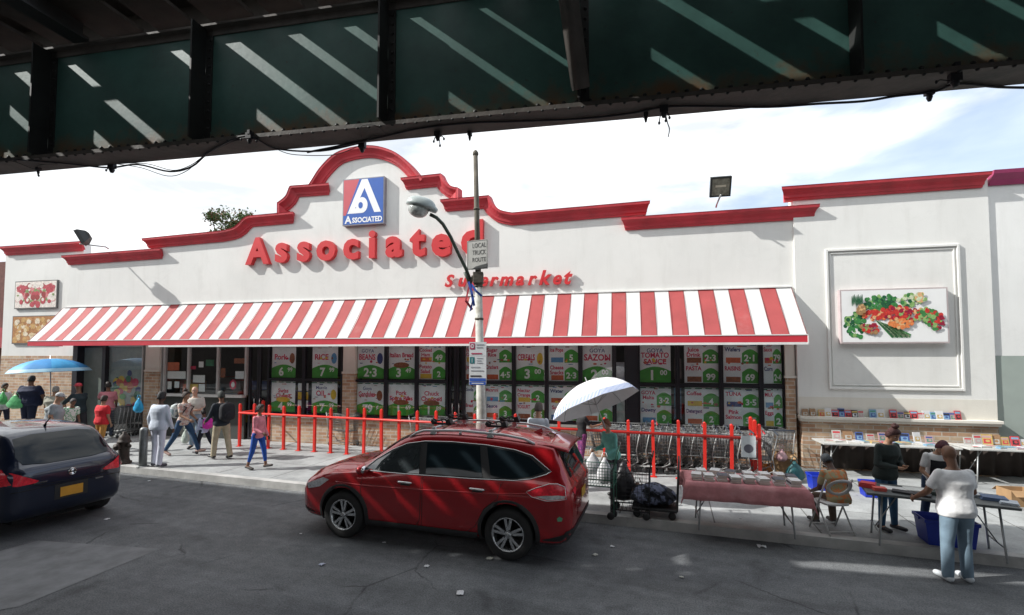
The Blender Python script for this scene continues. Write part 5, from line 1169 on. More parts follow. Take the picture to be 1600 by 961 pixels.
# ------------------------------------------------------------------ people
SKIN = {'light': (.50, .30, .21), 'tan': (.36, .20, .125), 'brown': (.20, .10, .06), 'dark': (.085, .042, .026)}
def skinmat(k): return M('skin %s' % k, SKIN[k], .5, var=.08, vs=12)
def cloth(c, **k): return MC(c, .85, **dict(dict(var=.16, vs=7, bump=1.0, bs=5.5), **k))
def person(label, loc, face, H=1.7, skin='tan', hair=('short', (.02, .015, .012)), top=((.5, .5, .5), 'short'), bottom=((.05, .08, .2), 'long'), shoes=(.03, .03, .03),
           legs=((6, 8), (-8, 6)), arms=((10, 8, 20), (10, 8, 20)), lean=4, build=1., headp=(0, 0), seated=False, skirt=0, socks=None, topmat=None, botmat=None, apron=None, open_jacket=None, topfat=1., footdrop=0, sex='m', barefoot=None):
    """joints: legs = (hip pitch, knee bend) per side, arms = (shoulder pitch forward, outward, elbow bend) per side; left then right; the figure looks along +y"""
    s = H / 1.75; t = thing('person', label, 'person', loc, face, 'people outside the supermarket'); B = build
    def dirv(pitch, out, sd_): return Vector((sd_ * math.sin(R(out)), math.sin(R(pitch)) * math.cos(R(out)), -math.cos(R(pitch)) * math.cos(R(out))))
    hip = {-1: Vector((-.092, 0, 0)), 1: Vector((.092, 0, 0))}; knee = {}; ank = {}; toe = {}
    for sd_, (hp, kb) in zip((-1, 1), legs):
        knee[sd_] = hip[sd_] + dirv(hp, 2.5 if not seated else 7, sd_) * .44; ank[sd_] = knee[sd_] + dirv(hp - kb, 1, sd_) * .41
        fp = max(min(hp - kb, 8), -38) if not seated else 0; toe[sd_] = ank[sd_] + Vector((sd_ * .02, .15 * math.cos(R(fp)), .15 * math.sin(R(fp)) - .035))
    z0 = -min(min(a.z for a in ank.values()) - .085, min(q.z for q in toe.values()) - .035) + footdrop
    sh = Vector((0, 0, z0))
    for d in (hip, knee, ank, toe):
        for k in d: d[k] = d[k] + sh
    pel = Vector((0, 0, z0)); L_ = Matrix.Rotation(-R(lean), 3, 'X')
    def sp(z, x=0, y=0): return pel + L_ @ Vector((x, y, z))
    neck = sp(.53, 0, -.01); hc = neck + L_ @ Vector((0, .015, .165)); HQ = L_ @ Matrix.Rotation(R(headp[0]), 3, 'Z') @ Matrix.Rotation(R(headp[1]), 3, 'X'); hc = neck + HQ @ Vector((0, .025, .165))
    shd = {k: sp(.452, k * .166 * (B ** .55), -.01) for k in (-1, 1)}; elb = {}; wri = {}; arm_d = {}
    for sd_, a_ in zip((-1, 1), arms):
        p_, o_, b_ = a_[:3]; inn = a_[3] if len(a_) > 3 else 0
        d1 = L_ @ dirv(p_, o_, sd_); elb[sd_] = shd[sd_] + d1 * .285; d2 = dirv(p_ + b_, -inn, sd_); wri[sd_] = elb[sd_] + d2 * .25; arm_d[sd_] = d2
    def torso_rings(f, zlist):
        tb = [(-.09, .150, .105), (-.02, .165, .118), (.06, .158, .112), (.15, .142, .100), (.25, .150, .108), (.34, .168, .118), (.42, .176, .110), (.465, .150, .092), (.50, .095, .068), (.53, .058, .055)]
        if sex == 'f': tb = [(-.09, .16, .11), (-.02, .172, .122), (.06, .155, .108), (.15, .128, .092), (.25, .138, .10), (.34, .155, .130), (.42, .158, .106), (.465, .135, .086), (.50, .088, .064), (.53, .05, .05)]
        rings = []
        for z, w, d in tb:
            if z < zlist[0] or z > zlist[1]: continue
            bw = 1 + (B - 1) * (1 if z < .4 else .5); bd = 1 + (B - 1) * (1.6 if -.05 < z < .35 else .4); c = sp(z, 0, .012 * (B - 1) * 8 if z < .3 else 0)
            ring = []
            for j in range(18):
                a = 2 * math.pi * j / 18; ca, sa = math.cos(a), math.sin(a)
                ring.append(c + L_ @ Vector((math.copysign(abs(ca) ** .85, ca) * w * bw * f, math.copysign(abs(sa) ** .9, sa) * d * bd * f, 0)))
            rings.append(ring)
        return rings
    # ---- body: one continuous surface
    mb = MB(); bb = B ** .6
    mb.loft(torso_rings(.93, (-.1, .54)))
    mb.cap(neck - L_ @ Vector((0, 0, .05)), hc - HQ @ Vector((0, .02, .05)), .054 * bb, .05 * bb)
    mb.ell(hc + HQ @ Vector((0, -.008, .022)), (.074, .092, .096), n=18, k=12, Q=HQ)             # skull
    mb.ell(hc + HQ @ Vector((0, .022, -.045)), (.054, .062, .068), n=16, k=10, Q=HQ)           # jaw
    mb.cap(hc + HQ @ Vector((0, .082, .01)), hc + HQ @ Vector((0, .105, -.022)), .009, .014)    # nose
    mb.ell(hc + HQ @ Vector((0, .075, .034)), (.045, .014, .012), Q=HQ); mb.ell(hc + HQ @ Vector((0, .078, -.052)), (.024, .012, .012), Q=HQ)
    for k in (-1, 1): mb.ell(hc + HQ @ Vector((k * .074, -.008, -.005)), (.010, .020, .030), n=10, k=6, Q=HQ)
    for k in (-1, 1):
        mb.cap(shd[k], elb[k], .049 * bb, .038 * bb); mb.cap(elb[k], wri[k], .038 * bb, .025 * bb)
        mb.cap(hip[k], knee[k], .083 * bb, .052 * bb); mb.cap(knee[k], ank[k], .052 * bb, .036 * bb)
        mb.cap(ank[k] + Vector((0, -.02, -.02)), toe[k], .036, .026, wide=1.25)
        mb.cap(wri[k], wri[k] + arm_d[k] * .075, .024, .031, wide=.6, wax=(1, 0, 0))
    body = remesh(mb, .0125, 2)
    for k in (-1, 1):                                                          # five bent fingers rooted in the palm
        d = arm_d[k]; side = Vector((0, 1, 0)) - d * d.y; side = side.normalized() if side.length > .2 else Vector((0, 0, 1)); inw = d.cross(side).normalized() * (1 if d.cross(side).x * k < 0 else -1)
        pc = wri[k] + d * .085
        for i, ln in enumerate((.062, .072, .068, .052)):
            r0 = pc + side * (.026 - .0175 * i) - d * .01; r1 = r0 + d * ln * .5 + inw * .006; r2 = r1 + d * ln * .36 + inw * .022; body.cap(r0, r1, .0088, .0082, n=7); body.cap(r1, r2, .0082, .0068, n=7)
        r0 = wri[k] + d * .035 + side * .02; r1 = r0 + side * .026 + d * .03 + inw * .008; r2 = r1 + d * .026 + side * .004 + inw * .010; body.cap(r0, r1, .011, .0095, n=7); body.cap(r1, r2, .0095, .0075, n=7)
    for k in (-1, 1):
        e = hc + HQ @ Vector((k * .030, .071, .008)); body.ell(e, (.013, .009, .008), 1, n=8, k=6, Q=HQ); body.ell(e + HQ @ Vector((0, .0065, 0)), (.0055, .004, .0058), 2, n=8, k=5, Q=HQ); body.ell(e + HQ @ Vector((0, .008, .021)), (.017, .006, .0045), 2, n=8, k=5, Q=HQ)
    body.ell(hc + HQ @ Vector((0, .087, -.047)), (.021, .007, .0055), 3, n=8, k=5, Q=HQ)
    ob = body.build('body', [skinmat(skin), MC((.7, .68, .65), .4), MC((.02, .014, .01), .6), MC((.36, .12, .10) if skin in ('light', 'tan') else (.16, .06, .05), .5)], t); ob.scale = (s, s, s)
    parts = []
    # ---- trousers or skirt
    bt = MB(); bt.loft(torso_rings(1.02, (-.1, .07)))
    bk = bottom[1]
    for k in (-1, 1):
        e_ = {'long': 1., 'crop': .72, 'shorts': 0}[bk]
        bt.cap(hip[k] + Vector((0, 0, .0)), knee[k], .098 * bb, .068 * bb)
        if e_: en = knee[k].lerp(ank[k], e_); bt.cap(knee[k], en + (Vector((0, 0, 0))), .068 * bb, (.058 if bk == 'long' else .054) * (1.12 if skirt == -1 else (.82 if skirt == -2 else 1)))
    parts.append(('trousers', remesh(bt, .016, 2), botmat or cloth(bottom[0])))
    # ---- shirt
    tp = MB(); low = -.1 if top[1] != 'tucked' else .05; f = 1.085 * topfat; tp.loft(torso_rings(f, (low, .512)))
    sl = {'short': .62, 'long': 9, 'none': 0, 'tucked': .62, 'jacket': 9}[top[1]]
    for k in (-1, 1):
        if sl: tp.cap(shd[k], shd[k].lerp(elb[k], min(sl, 1)), .056 * bb * topfat ** .5, (.056 if sl < 1 else .049) * bb * topfat ** .7)
        if sl > 1: tp.cap(elb[k], elb[k].lerp(wri[k], .97), .049 * bb * topfat ** .7, .038 * bb)
    parts.append(('shirt' if top[1] != 'jacket' else 'jacket', remesh(tp, .0155, 2), topmat or cloth(top[0])))
    if open_jacket:
        ij = MB(); 
        for r0, r1 in zip(torso_rings(1.115, (-.1, .5))[:-1], torso_rings(1.115, (-.1, .5))[1:]):
            ij.add(r0[3:7] + r1[3:7], [(i, i + 1, 5 + i, 4 + i) for i in range(3)], 0, True)
        parts.append(('shirt_front', ij, cloth(open_jacket)))
    if apron:
        ij = MB(); rg_ = torso_rings(1.15, (-.1, .43))
        for r0, r1 in zip(rg_[:-1], rg_[1:]): ij.add(r0[2:8] + r1[2:8], [(i, i + 1, 7 + i, 6 + i) for i in range(5)], 0, True)
        r0 = rg_[0]; dn = [p + Vector((0, .02, -.28)) for p in r0[2:8]]; ij.add(dn + r0[2:8], [(i, i + 1, 7 + i, 6 + i) for i in range(5)], 0, True)
        parts.append(('apron', ij, cloth(apron)))
    # ---- shoes
    for k in (-1, 1):
        so = MB(); so.cap(ank[k] + Vector((0, -.035, -.035)), toe[k] + Vector((0, .02, -.0)), .040, .034, wide=1.25)
        if not barefoot: so.cap(ank[k], ank[k] + Vector((0, -.01, -.03)), .046, .044)
        parts.append(('shoe', remesh(so, .013, 1), MC(shoes, .5)))
    # ---- hair or cap
    hk, hcol = hair; hb = MB(); hcol = hcol or (.05, .04, .03); HM_ = M('hair_%02x%02x%02x' % tuple(int(c * 255) for c in hcol), hcol, .65, var=.35, vs=30, bump=.8, bs=40)
    def hp(x, y, z): return hc + HQ @ Vector((x, y, z))
    if hk != 'bald':
        rings = []
        for i in range(9):                                                   # shell over the back and crown, cut away at the face
            ph = math.pi * i / 8 * .5; ring = []
            for j in range(22):
                a = 2 * math.pi * j / 22; front = max(0, math.sin(a)) ; lowz = -.06 + .138 * front ** .8 if hk != 'cap' else .02
                th = ph; z = math.sin(th) * (.122 - lowz) + lowz; rr = math.cos(th * 1.0) ** .62 if i < 8 else .02
                x_ = .085 * rr * math.cos(a); y_ = (.104 * rr) * math.sin(a) * (1 if math.sin(a) < 0 else .95) - .010
                ring.append(hp(x_, y_, z + .004))
            rings.append(ring)
        hb.loft(rings, 0, True, True)
        if hk in ('long', 'bob'):
            ln = .30 if hk == 'long' else .15
            for i in range(15):
                a = math.pi * (1.02 + .96 * i / 14); hb.cap(hp(.078 * math.cos(a), .085 * math.sin(a), .02), hp(.095 * math.cos(a), .09 * math.sin(a) - .015, -ln + .02 * (i % 3)), .026, .018, n=7)
        if hk == 'bun': hb.ell(hp(0, -.04, .15), (.055, .055, .045), n=12); hb.ell(hp(.02, -.05, .175), (.03, .03, .03), n=8, k=6)
        if hk == 'pony': hb.cap(hp(0, -.11, .04), hp(0, -.16, -.12), .032, .016)
        if hk == 'curly':
            rs = random.Random(int(H * 1000))
            for i in range(46):
                a = rs.uniform(math.pi * .98, math.pi * 2.02); z = rs.uniform(-.12, .13); r_ = .10 * math.sqrt(max(.15, 1 - (z / .16) ** 2)); hb.ell(hp(r_ * math.cos(a), r_ * math.sin(a), z), (.03, .03, .03), n=7, k=5)
        if hk == 'cap': hb.loft([[hp(.062 * math.cos(a), .075 + .075 * max(0, math.sin(a)), .045 + q) for a in [math.pi * j / 9 for j in range(10)]] for q in (0, .012)], 0)
        if hk == 'scarf': pass
        parts.append(('hair' if hk != 'cap' else 'cap', hb, HM_))
    elif hcol:
        pass
    for nm, m_, mt in parts:
        o = m_.build(nm, mt, t, fix=nm not in ('hair',)); o.scale = (s, s, s)
    t['_'] = 0; del t['_']
    J = dict(hc=hc, neck=neck, wri=wri, elb=elb, hip=pel, sp=sp, s=s, face=face, loc=Vector(loc), shd=shd, L=L_, arm=arm_d)
    def W(p): return Vector(loc) + Matrix.Rotation(face, 3, 'Z') @ (p * s)
    J['W'] = W; return t, J
def facing(deg): return R(-deg)      # 0 looks away from the camera (+Y), 90 looks right (+X), 180 looks at the camera
def G(px, py): return gnd(px, py, SW)
def behind(px, Y): d = ray(px, 553); return Vector((d.x * Y / d.y, Y, SW))
def stripes(name, a, b, sc=24):
    m, n, l, bs, t = nodes_mat(name); w = n.new('ShaderNodeTexWave'); w.bands_direction = 'X'; w.inputs['Scale'].default_value = sc; w.inputs['Distortion'].default_value = .4; l.new(t.outputs['Object'], w.inputs[0])
    c = mixc(n, l, rng(n, l, w.outputs[1], .35, .65, 0, 1), a, b); l.new(c, bs.inputs['Base Color']); bs.inputs['Roughness'].default_value = .85; bump(n, l, noise(n, l, t.outputs['Object'], 7, 4), .5, .02, bs); return m
def blotch(name, cs, sc=9):
    m, n, l, bs, t = nodes_mat(name); r = n.new('ShaderNodeValToRGB'); r.color_ramp.interpolation = 'CONSTANT'
    z = noise(n, l, t.outputs['Object'], sc, 3); l.new(z, r.inputs[0])
    els = r.color_ramp.elements; els[0].color = (*cs[0], 1); els[1].position = .45; els[1].color = (*cs[1], 1)
    for i, c in enumerate(cs[2:]): e = els.new(.52 + .07 * i); e.color = (*c, 1)
    l.new(r.outputs[0], bs.inputs['Base Color']); bs.inputs['Roughness'].default_value = .8; return m

# --- left group beyond the blue car
Tq = lambda px, Y: behind(px, Y)
person('child in a white shirt holding a green bag at the far left edge', Tq(8, 16.6), facing(100), 1.72, 'brown', top=((.62, .64, .68), 'short'), bottom=((.02, .025, .05), 'long'), arms=((20, 8, 30), (5, 8, 20)))
person('big man in navy clothes standing under the blue umbrella with green bags', Tq(49, 16.4), facing(-12), 1.98, 'brown', ('short', (.02, .02, .02)), top=((.012, .018, .05), 'short'), bottom=((.012, .018, .045), 'long'), build=1.5, arms=((8, 24, 18), (8, 24, 18)), topfat=1.08)
_, JG = person('stout man in a grey cap and grey shirt right behind the blue car', Tq(83, 12.9), facing(65), 1.70, 'tan', ('cap', (.42, .43, .44)), top=((.28, .31, .33), 'short'), bottom=((.1, .1, .11), 'long'), build=1.4, lean=14)
person('short haired person in a green and white top bending beside the blue car', Tq(112, 13.9), facing(120), 1.50, 'brown', ('short', (.06, .05, .05)), topmat=blotch('green and white print', ((.7, .75, .7), (.08, .35, .15), (.75, .78, .75)), 10), bottom=((.05, .05, .06), 'long'), lean=22)
person('man in a red cap and dark jacket reaching forward behind the blue car', Tq(127, 15.2), facing(-80), 1.80, 'brown', ('cap', (.55, .04, .06)), top=((.015, .028, .035), 'jacket'), bottom=((.02, .02, .025), 'long'), build=1.2, arms=((45, 14, 30), (40, 14, 40)))
person('boy in a bright red T-shirt walking away past the hydrant', gnd(157, 706, SW), facing(10), 1.55, 'tan', ('short', (.03, .02, .015)), top=((.62, .02, .03), 'short'), bottom=((.45, .22, .05), 'shorts'), topfat=1.15, build=1.1, arms=((6, 14, 15), (0, 12, 20)))
person('woman in a pink vest over a green sleeved shirt by the fruit picture', Tq(171, 15.9), facing(-40), 1.80, 'brown', ('short', (.02, .015, .012)), top=((.60, .22, .26), 'short'), bottom=((.02, .03, .05), 'long'), arms=((55, 10, 30), (10, 10, 30)), sex='f', topfat=1.1)
person('heavy man in a grey green shirt half hidden behind the grey capped man', Tq(88, 14.9), facing(-20), 1.72, 'tan', ('short', (.25, .24, .22)), top=((.34, .33, .27), 'short'), build=1.35, bottom=((.1, .1, .1), 'long'))
# --- walkers on the open pavement
ps = stripes('pale blue pinstripe', (.52, .58, .68), (.62, .67, .74), 30)
person('man in a pale blue striped suit walking away beside the bollard', G(246, 729), facing(8), 1.80, 'dark', ('short', (.02, .022, .02)), topmat=ps, top=((.5, .6, .7), 'long'), botmat=stripes('pale lilac pinstripe', (.60, .63, .74), (.68, .70, .78), 30), bottom=((.5, .5, .7), 'long'), shoes=(.08, .08, .1), arms=((-4, 14, 14), (8, 12, 16)), topfat=1.17, skirt=-1, legs=((5, 6), (-4, 4)))
_, JC = person('woman in slim blue jeans striding right with a pale patterned backpack', G(285, 711), facing(95), 1.74, 'tan', ('bun', (.035, .02, .015)), topmat=blotch('pale floral blouse', ((.62, .5, .42), (.6, .6, .58), (.5, .3, .25)), 12), bottom=((.02, .06, .13), 'long'), shoes=(.42, .28, .24), legs=((30, 10), (-22, 12)), arms=((10, 10, 40), (20, 10, 45)), sex='f', skirt=-2, barefoot=1)
person('bald man in a beige polo shirt facing the camera with hands together', G(303, 702), facing(165), 1.78, 'light', ('bald', None), top=((.52, .49, .44), 'tucked'), bottom=((.26, .34, .42), 'long'), build=1.15, arms=((12, 10, 75, 40), (12, 10, 75, 40)), topfat=1.08)
_, JK = person('small child with a bright pink backpack walking between the adults', G(318, 709), facing(-70), 1.22, 'brown', ('bun', (.015, .012, .012)), top=((.5, .55, .75), 'long'), bottom=((.01, .012, .025), 'long'), legs=((20, 10), (-26, 18)), shoes=(.02, .02, .03))
_, JT = person('man in khaki trousers and dark jacket carrying a big black backpack', G(345, 717), facing(-60), 1.75, 'brown', ('short', (.03, .035, .03)), top=((.015, .022, .032), 'jacket'), bottom=((.42, .36, .25), 'long'), shoes=(.012, .012, .012), legs=((12, 6), (-12, 4)), arms=((22, 12, 30), (14, 12, 24)), build=1.15, skirt=-1)
_, JP = person('woman in a pink sweatshirt and royal blue cropped trousers walking right', G(402, 733), facing(100), 1.52, 'brown', ('pony', (.015, .012, .012)), top=((.62, .22, .27), 'long'), bottom=((.01, .07, .34), 'crop'), shoes=(.05, .04, .035), legs=((14, 6), (-10, 8)), arms=((6, 8, 20), (10, 8, 55)), sex='f', skirt=-2, barefoot=1)
# --- by the carts
person('man in a grey T-shirt half hidden behind the red car roof', behind(840, 9.75), facing(20), 1.74, 'tan', ('short', (.05, .04, .035)), top=((.38, .42, .47), 'short'), bottom=((.08, .1, .14), 'long'))
person('woman in a black top and purple leggings under the white umbrella', G(909, 737), facing(70), 1.56, 'tan', ('pony', (.12, .06, .035)), top=((.012, .012, .014), 'short'), botmat=blotch('purple print leggings', ((.16, .02, .12), (.25, .05, .16), (.1, .02, .1)), 14), bottom=((.2, .03, .12), 'long'), legs=((5, 5), (-6, 4)), arms=((4, 8, 12), (40, 6, 60)), sex='f', lean=2)
_, JO = person('elderly woman in a green cardigan facing the street beside the wire carts', behind(956, 9.35), facing(-120), 1.50, 'light', ('short', (.22, .08, .04)), top=((.17, .46, .40), 'long'), open_jacket=(.65, .68, .72), bottom=((.03, .03, .04), 'long'), lean=14, arms=((16, 8, 50), (14, 8, 60)), sex='f', topfat=1.1)
# --- book stall
_, JD = person('woman with a hair bun in a dark green jacket standing behind the stall table', G(1386, 827), facing(170), 1.62, 'tan', ('bun', (.06, .02, .018)), top=((.02, .03, .028), 'jacket'), open_jacket=(.11, .13, .115), bottom=((.03, .09, .17), 'long'), shoes=(.015, .015, .02), arms=((10, 12, 80, 38), (12, 12, 72, 38)), lean=8, headp=(0, -22), sex='f', topfat=1.12, legs=((3, 2), (6, 10)), skirt=-2)
_, JW = person('woman with a dark head cover in white shirt and black apron at the stall', G(1463, 832), facing(-165), 1.50, 'tan', ('short', (.07, .012, .022)), top=((.68, .68, .68), 'short'), apron=(.015, .015, .02), bottom=((.03, .06, .12), 'long'), shoes=(.06, .03, .02), arms=((22, 22, 48, 30), (18, 16, 40, 20)), lean=18, headp=(0, -25), sex='f')
_, JM = person('bald man in a white T-shirt and light jeans standing in the road at the stall', gnd(1500, 911, 0), facing(5), 1.70, 'brown', ('bald', None), top=((.80, .80, .80), 'short'), bottom=((.17, .245, .31), 'long'), shoes=(.55, .58, .60), arms=((18, 24, 40, 0), (22, 22, 55, 0)), build=1.14, topfat=1.08, legs=((4, 4), (6, 8)), lean=5, headp=(0, -8), skirt=-1)
_, JS = person('person in an orange and olive top sitting on the folding chair', gnd(1313, 830, SW), facing(-2), 1.52, 'dark', ('short', (.02, .025, .03)), topmat=blotch('orange and olive print', ((.30, .26, .15), (.5, .16, .05), (.28, .24, .13)), 6), bottom=((.10, .07, .05), 'long'), legs=((82, 84), (82, 88)), seated=True, arms=((24, 14, 40), (24, 14, 40)), lean=20, build=1.15, headp=(0, -20))

# things they carry
def backpack(J, label, col, w=.30, h=.42, d=.17, cat='backpack', mat=None):
    p = J['W'](J['sp'](.27, 0, -.13 - d / 2)); t = thing('backpack', label, cat, p, J['face']); m_ = mat or cloth(col)
    mb = MB(); rings = []
    for i in range(9):
        q = i / 8; z = -h / 2 + h * q; f = (1 - abs(2 * q - 1) ** 4) ** .5 * .9 + .12; bul = 1.15 - .35 * q
        rings.append([Vector((math.copysign(abs(math.cos(a)) ** .6, math.cos(a)) * w / 2 * f, math.copysign(abs(math.sin(a)) ** .7, math.sin(a)) * d / 2 * f * bul, z)) for a in [2 * math.pi * j / 20 for j in range(20)]])
    mb.loft(rings).build('pack', m_, t)
    MB().ell((0, -d * .55, -h * .14), (w * .36, .035, h * .22)).build('front_pocket', m_, t)
    st = MB()
    for k in (-1, 1): st.tube([(k * w * .3, d * .3, h * .35), (k * w * .36, d * .8, h * .46), (k * w * .40, d * 1.5 + .10, h * .25), (k * w * .42, d * .9 + .06, -h * .25), (k * w * .35, d * .4, -h * .35)], .016, n=6)
    st.tube([(-.04, 0, h * .47), (0, 0, h * .56), (.04, 0, h * .47)], .01, n=5); st.build('strap', MC((.03, .03, .035)), t); return t
backpack(JC, 'pale patterned backpack on the back of the woman in jeans', None, .32, .40, .2, mat=blotch('pale patterned canvas', ((.5, .55, .52), (.6, .64, .66), (.25, .33, .36)), 9))
backpack(JK, 'small bright pink backpack on the child', (.62, .04, .40), .26, .32, .14)
backpack(JT, 'large black backpack on the man in khaki trousers', (.012, .013, .017), .36, .50, .24)
def bag(p, w, h, col, label, d=.14, rz=0, name='shopping_bag', mat=None):
    t = thing(name, label, 'bag', p, rz); rs = random.Random(int(w * 977 + h * 131)); rings = []
    PR = [.5, .88, 1.0, .98, .90, .80, .66, .46, .26, .16]; NB = 18
    for i, f in enumerate(PR):
        q = i / 9; z = -h + h * q
        rings.append([Vector((math.cos(a) * w / 2 * f * (1 + .07 * math.sin(a * 5 + i * 1.3) + rs.uniform(-.05, .05)), math.sin(a) * d / 2 * f * (1 + .1 * math.sin(a * 4 + i) + rs.uniform(-.08, .08)), z + rs.uniform(-.01, .01))) for a in [2 * math.pi * j / NB for j in range(NB)]])
    MB().loft(rings).build('sack', mat or MC(col, .4, var=.25, vs=10, bump=.5, bs=9), t)
    MB().tube([(-w * .22, 0, -.02), (-.03, 0, .09), (.03, 0, .09), (w * .22, 0, -.02)], .008, n=5).build('handle', MC(col, .4, var=.25, vs=10, bump=.5, bs=9), t); return t
bag(at_depth(24, 617, 16.2), .55, .45, (.10, .42, .16), 'green shopping bag hanging left of the big man in navy')
bag(at_depth(5, 612, 16.3), .3, .42, (.08, .40, .12), 'green shopping bag held by the child at the left edge')
bag(at_depth(217, 622, 14.6), .30, .42, (.02, .33, .60), 'bright blue bag hanging on the parked carts by the fruit picture')
bag(JO['W'](JO['wri'][-1] + JO['arm'][-1] * .1) + Vector((0, -.05, .0)), .30, .46, (.70, .70, .72), 'white plastic bag hanging from the elderly woman in green')
bag(JO['W'](JO['wri'][1] + JO['arm'][1] * .1) + Vector((.02, -.05, 0)), .30, .40, (.64, .64, .66), 'larger creased white carrier bag in front of the elderly woman')
bag(G(290, 705) + Vector((.05, -.1, .62)), .22, .38, (.55, .62, .55), 'pale carrier bag low beside the woman in jeans')
# umbrellas
def umbrella(tip, base, rad, depth, label, pm, edge=None, n=10, tilt=None, name='umbrella', cat='umbrella', bulge=.55):
    ax = (tip - base).normalized(); Q = rot_to(ax); t = thing(name, label, cat, base)
    def P(r, h): return r, h
    mb = MB(); k = 7; NN = n * 4
    def pt(i, j, off=0):
        q = i / k; a = 2 * math.pi * j / NN; ph = (j % 4) / 4; sc = 1 - .075 * math.sin(math.pi * ph) * q; r = rad * math.sin(q * 1.22) / math.sin(1.22) * sc; h = -depth * (1 - math.cos(q * 1.35)) / (1 - math.cos(1.35)) * (1 + .06 * math.sin(math.pi * ph) * 0)
        return (tip - base) + Q @ Vector((r * math.cos(a), r * math.sin(a), h - .05 - off))
    for off in (0, .004):
        vs = [pt(i, j, off) for i in range(k + 1) for j in range(NN)]
        fs = [(i * NN + j, i * NN + (j + 1) % NN, (i + 1) * NN + (j + 1) % NN, (i + 1) * NN + j) for i in range(k) for j in range(NN)]
        o_ = len(mb.v); mb.add(vs, fs, 0, True)
        if off == 0:
            for f_i, f in enumerate(fs):
                if edge is not None and f_i // NN == k - 1: mb.m[-len(fs) + f_i] = 1
                if len(pm) > 2 and ((f_i % NN) // 4) % 2: mb.m[-len(fs) + f_i] = 2 if f_i // NN < k - 1 else 1
        else: mb.m[-len(fs):] = [0] * len(fs)
    mb.build('canopy', pm, t, fix=False)
    MB().tube([Vector((0, 0, 0)), tip - base + ax * .06], .012 if rad < 1.2 else .02, n=8).build('pole', MC((.5, .5, .5), .3, metal=.8), t)
    rb = MB()
    for j in range(n):
        rb.tube([pt(i, j * 4, .012) for i in range(1, k + 1)], .004, n=4); rb.tube([(tip - base) - ax * depth * 1.1, pt(4, j * 4, .014)], .004, n=4)
    rb.build('ribs', MC((.3, .3, .3), .4, metal=.6), t); return t
UB = [M('umbrella blue canvas', (.02, .22, .52), .6, var=.1), M('umbrella pale edge', (.35, .60, .75), .6, var=.1), M('umbrella mid blue canvas', (.04, .32, .62), .6, var=.1)]
umbrella(at_depth(79, 558, 15.6), at_depth(82, 640, 15.6) + Vector((0, 0, -1.3)), 1.02, .42, 'blue beach umbrella with pale rim over the stand at the left', UB, True, 8)
wu0, wu1 = at_depth(916, 594, 9.3), at_depth(946, 668, 9.0)
UWm = M('umbrella white fabric', (.72, .71, .72), .7, var=.05); UWe = stripes('blue and white scalloped edge', (.75, .76, .80), (.12, .22, .5), 14)
umbrella(wu0, wu1, .86, .46, 'white umbrella with a blue edge tilted over the two women by the carts', [UWm, UWe], True, 8)
# ------------------------------------------------------------------ book stall, wire carts, crates, litter
LEG = M('grey table leg steel', (.30, .31, .31), .4, metal=.6, var=.15); TT = M('table top laminate', (.40, .40, .38), .5, var=.1)
def table(p, rz, L, D, label, hgt=.74, legin=.14, topm=None):
    t = thing('folding_table', label, 'table', p, rz)
    MB().b2((-L / 2, -D / 2, hgt - .035), (L / 2, D / 2, hgt)).build('tabletop', topm or TT, t, .006)
    for s in (-1, 1):
        x = s * (L / 2 - legin)
        for y in (-1, 1): MB().tube([(x - s * .05, y * (D / 2 - .09), hgt - .036), (x, y * (D / 2 - .07), .02), (x, y * (D / 2 - .07), 0)], .014, n=7).build('leg', LEG, t)
        MB().tube([(x, -(D / 2 - .08), .18), (x, D / 2 - .08, .18)], .011, n=6).tube([(x, 0, .18), (x - s * .30, 0, hgt - .04)], .009, n=5).build('leg_brace', LEG, t)
    return t
KY = KER.yaw
# pink clothed table with the white books
a, b = gnd(1088, 828, SW), gnd(1247, 843, SW); c = (a + b) / 2; ty = math.atan2(b.y - a.y, b.x - a.x); n_ = Vector((-math.sin(ty), math.cos(ty), 0)); c1 = c + n_ * .30
table(c1, ty, 1.60, .74, 'folding table under the pink cloth nearest the red car')
def clothm(p, rz, L, D, top_, drop, mat, label, seed=1, name='tablecloth', dropf=None):
    rs = random.Random(seed); mb = MB(); nx, ny = 44, 20; V = {}
    for i in range(nx + 1):
        for j in range(ny + 1):
            s = (i / nx - .5) * (L + 2 * drop * .75); u_ = (j / ny - .5) * (D + 2 * drop); x = max(-L / 2, min(L / 2, s)); y = max(-D / 2, min(D / 2, u_)); ox = abs(s) - L / 2; oy = abs(u_) - D / 2; z = top_
            fold = math.sin(s * 19 + seed) * .5 + math.sin(s * 7.3) * .5
            if oy > 0: z -= oy; y += math.copysign(.015 + oy * (.08 + .10 * fold), u_)
            if ox > 0: z -= ox * (1 if oy <= 0 else .5); x += math.copysign(.015 + ox * (.10 + .12 * math.sin(u_ * 17)), s)
            if oy > 0 and ox > 0: x += math.copysign(.05, s) * 1; 
            V[i, j] = len(mb.v); mb.v.append(Vector((x, y, z + .004 + (.0015 * math.sin(s * 40 + u_ * 23) if ox <= 0 and oy <= 0 else 0))))
    for i in range(nx):
        for j in range(ny): mb.f.append([V[i, j], V[i + 1, j], V[i + 1, j + 1], V[i, j + 1]]); mb.m.append(0); mb.sm.append(True)
    o = mb.build(name, mat, None, fix=False); o.location = p; o.rotation_euler[2] = rz; so = o.modifiers.new('s', 'SOLIDIFY'); so.thickness = .003; tag(o, label, 'tablecloth'); return o
PK = M('faded pink cotton', (.58, .24, .25), .9, var=.18, vs=6, bump=.4, bs=12, dirt=((.60, .36, .36), 3, .5, .5))
clothm(c1, ty, 1.64, .78, .745, .26, PK, 'pink cloth hanging over the front of the book table')
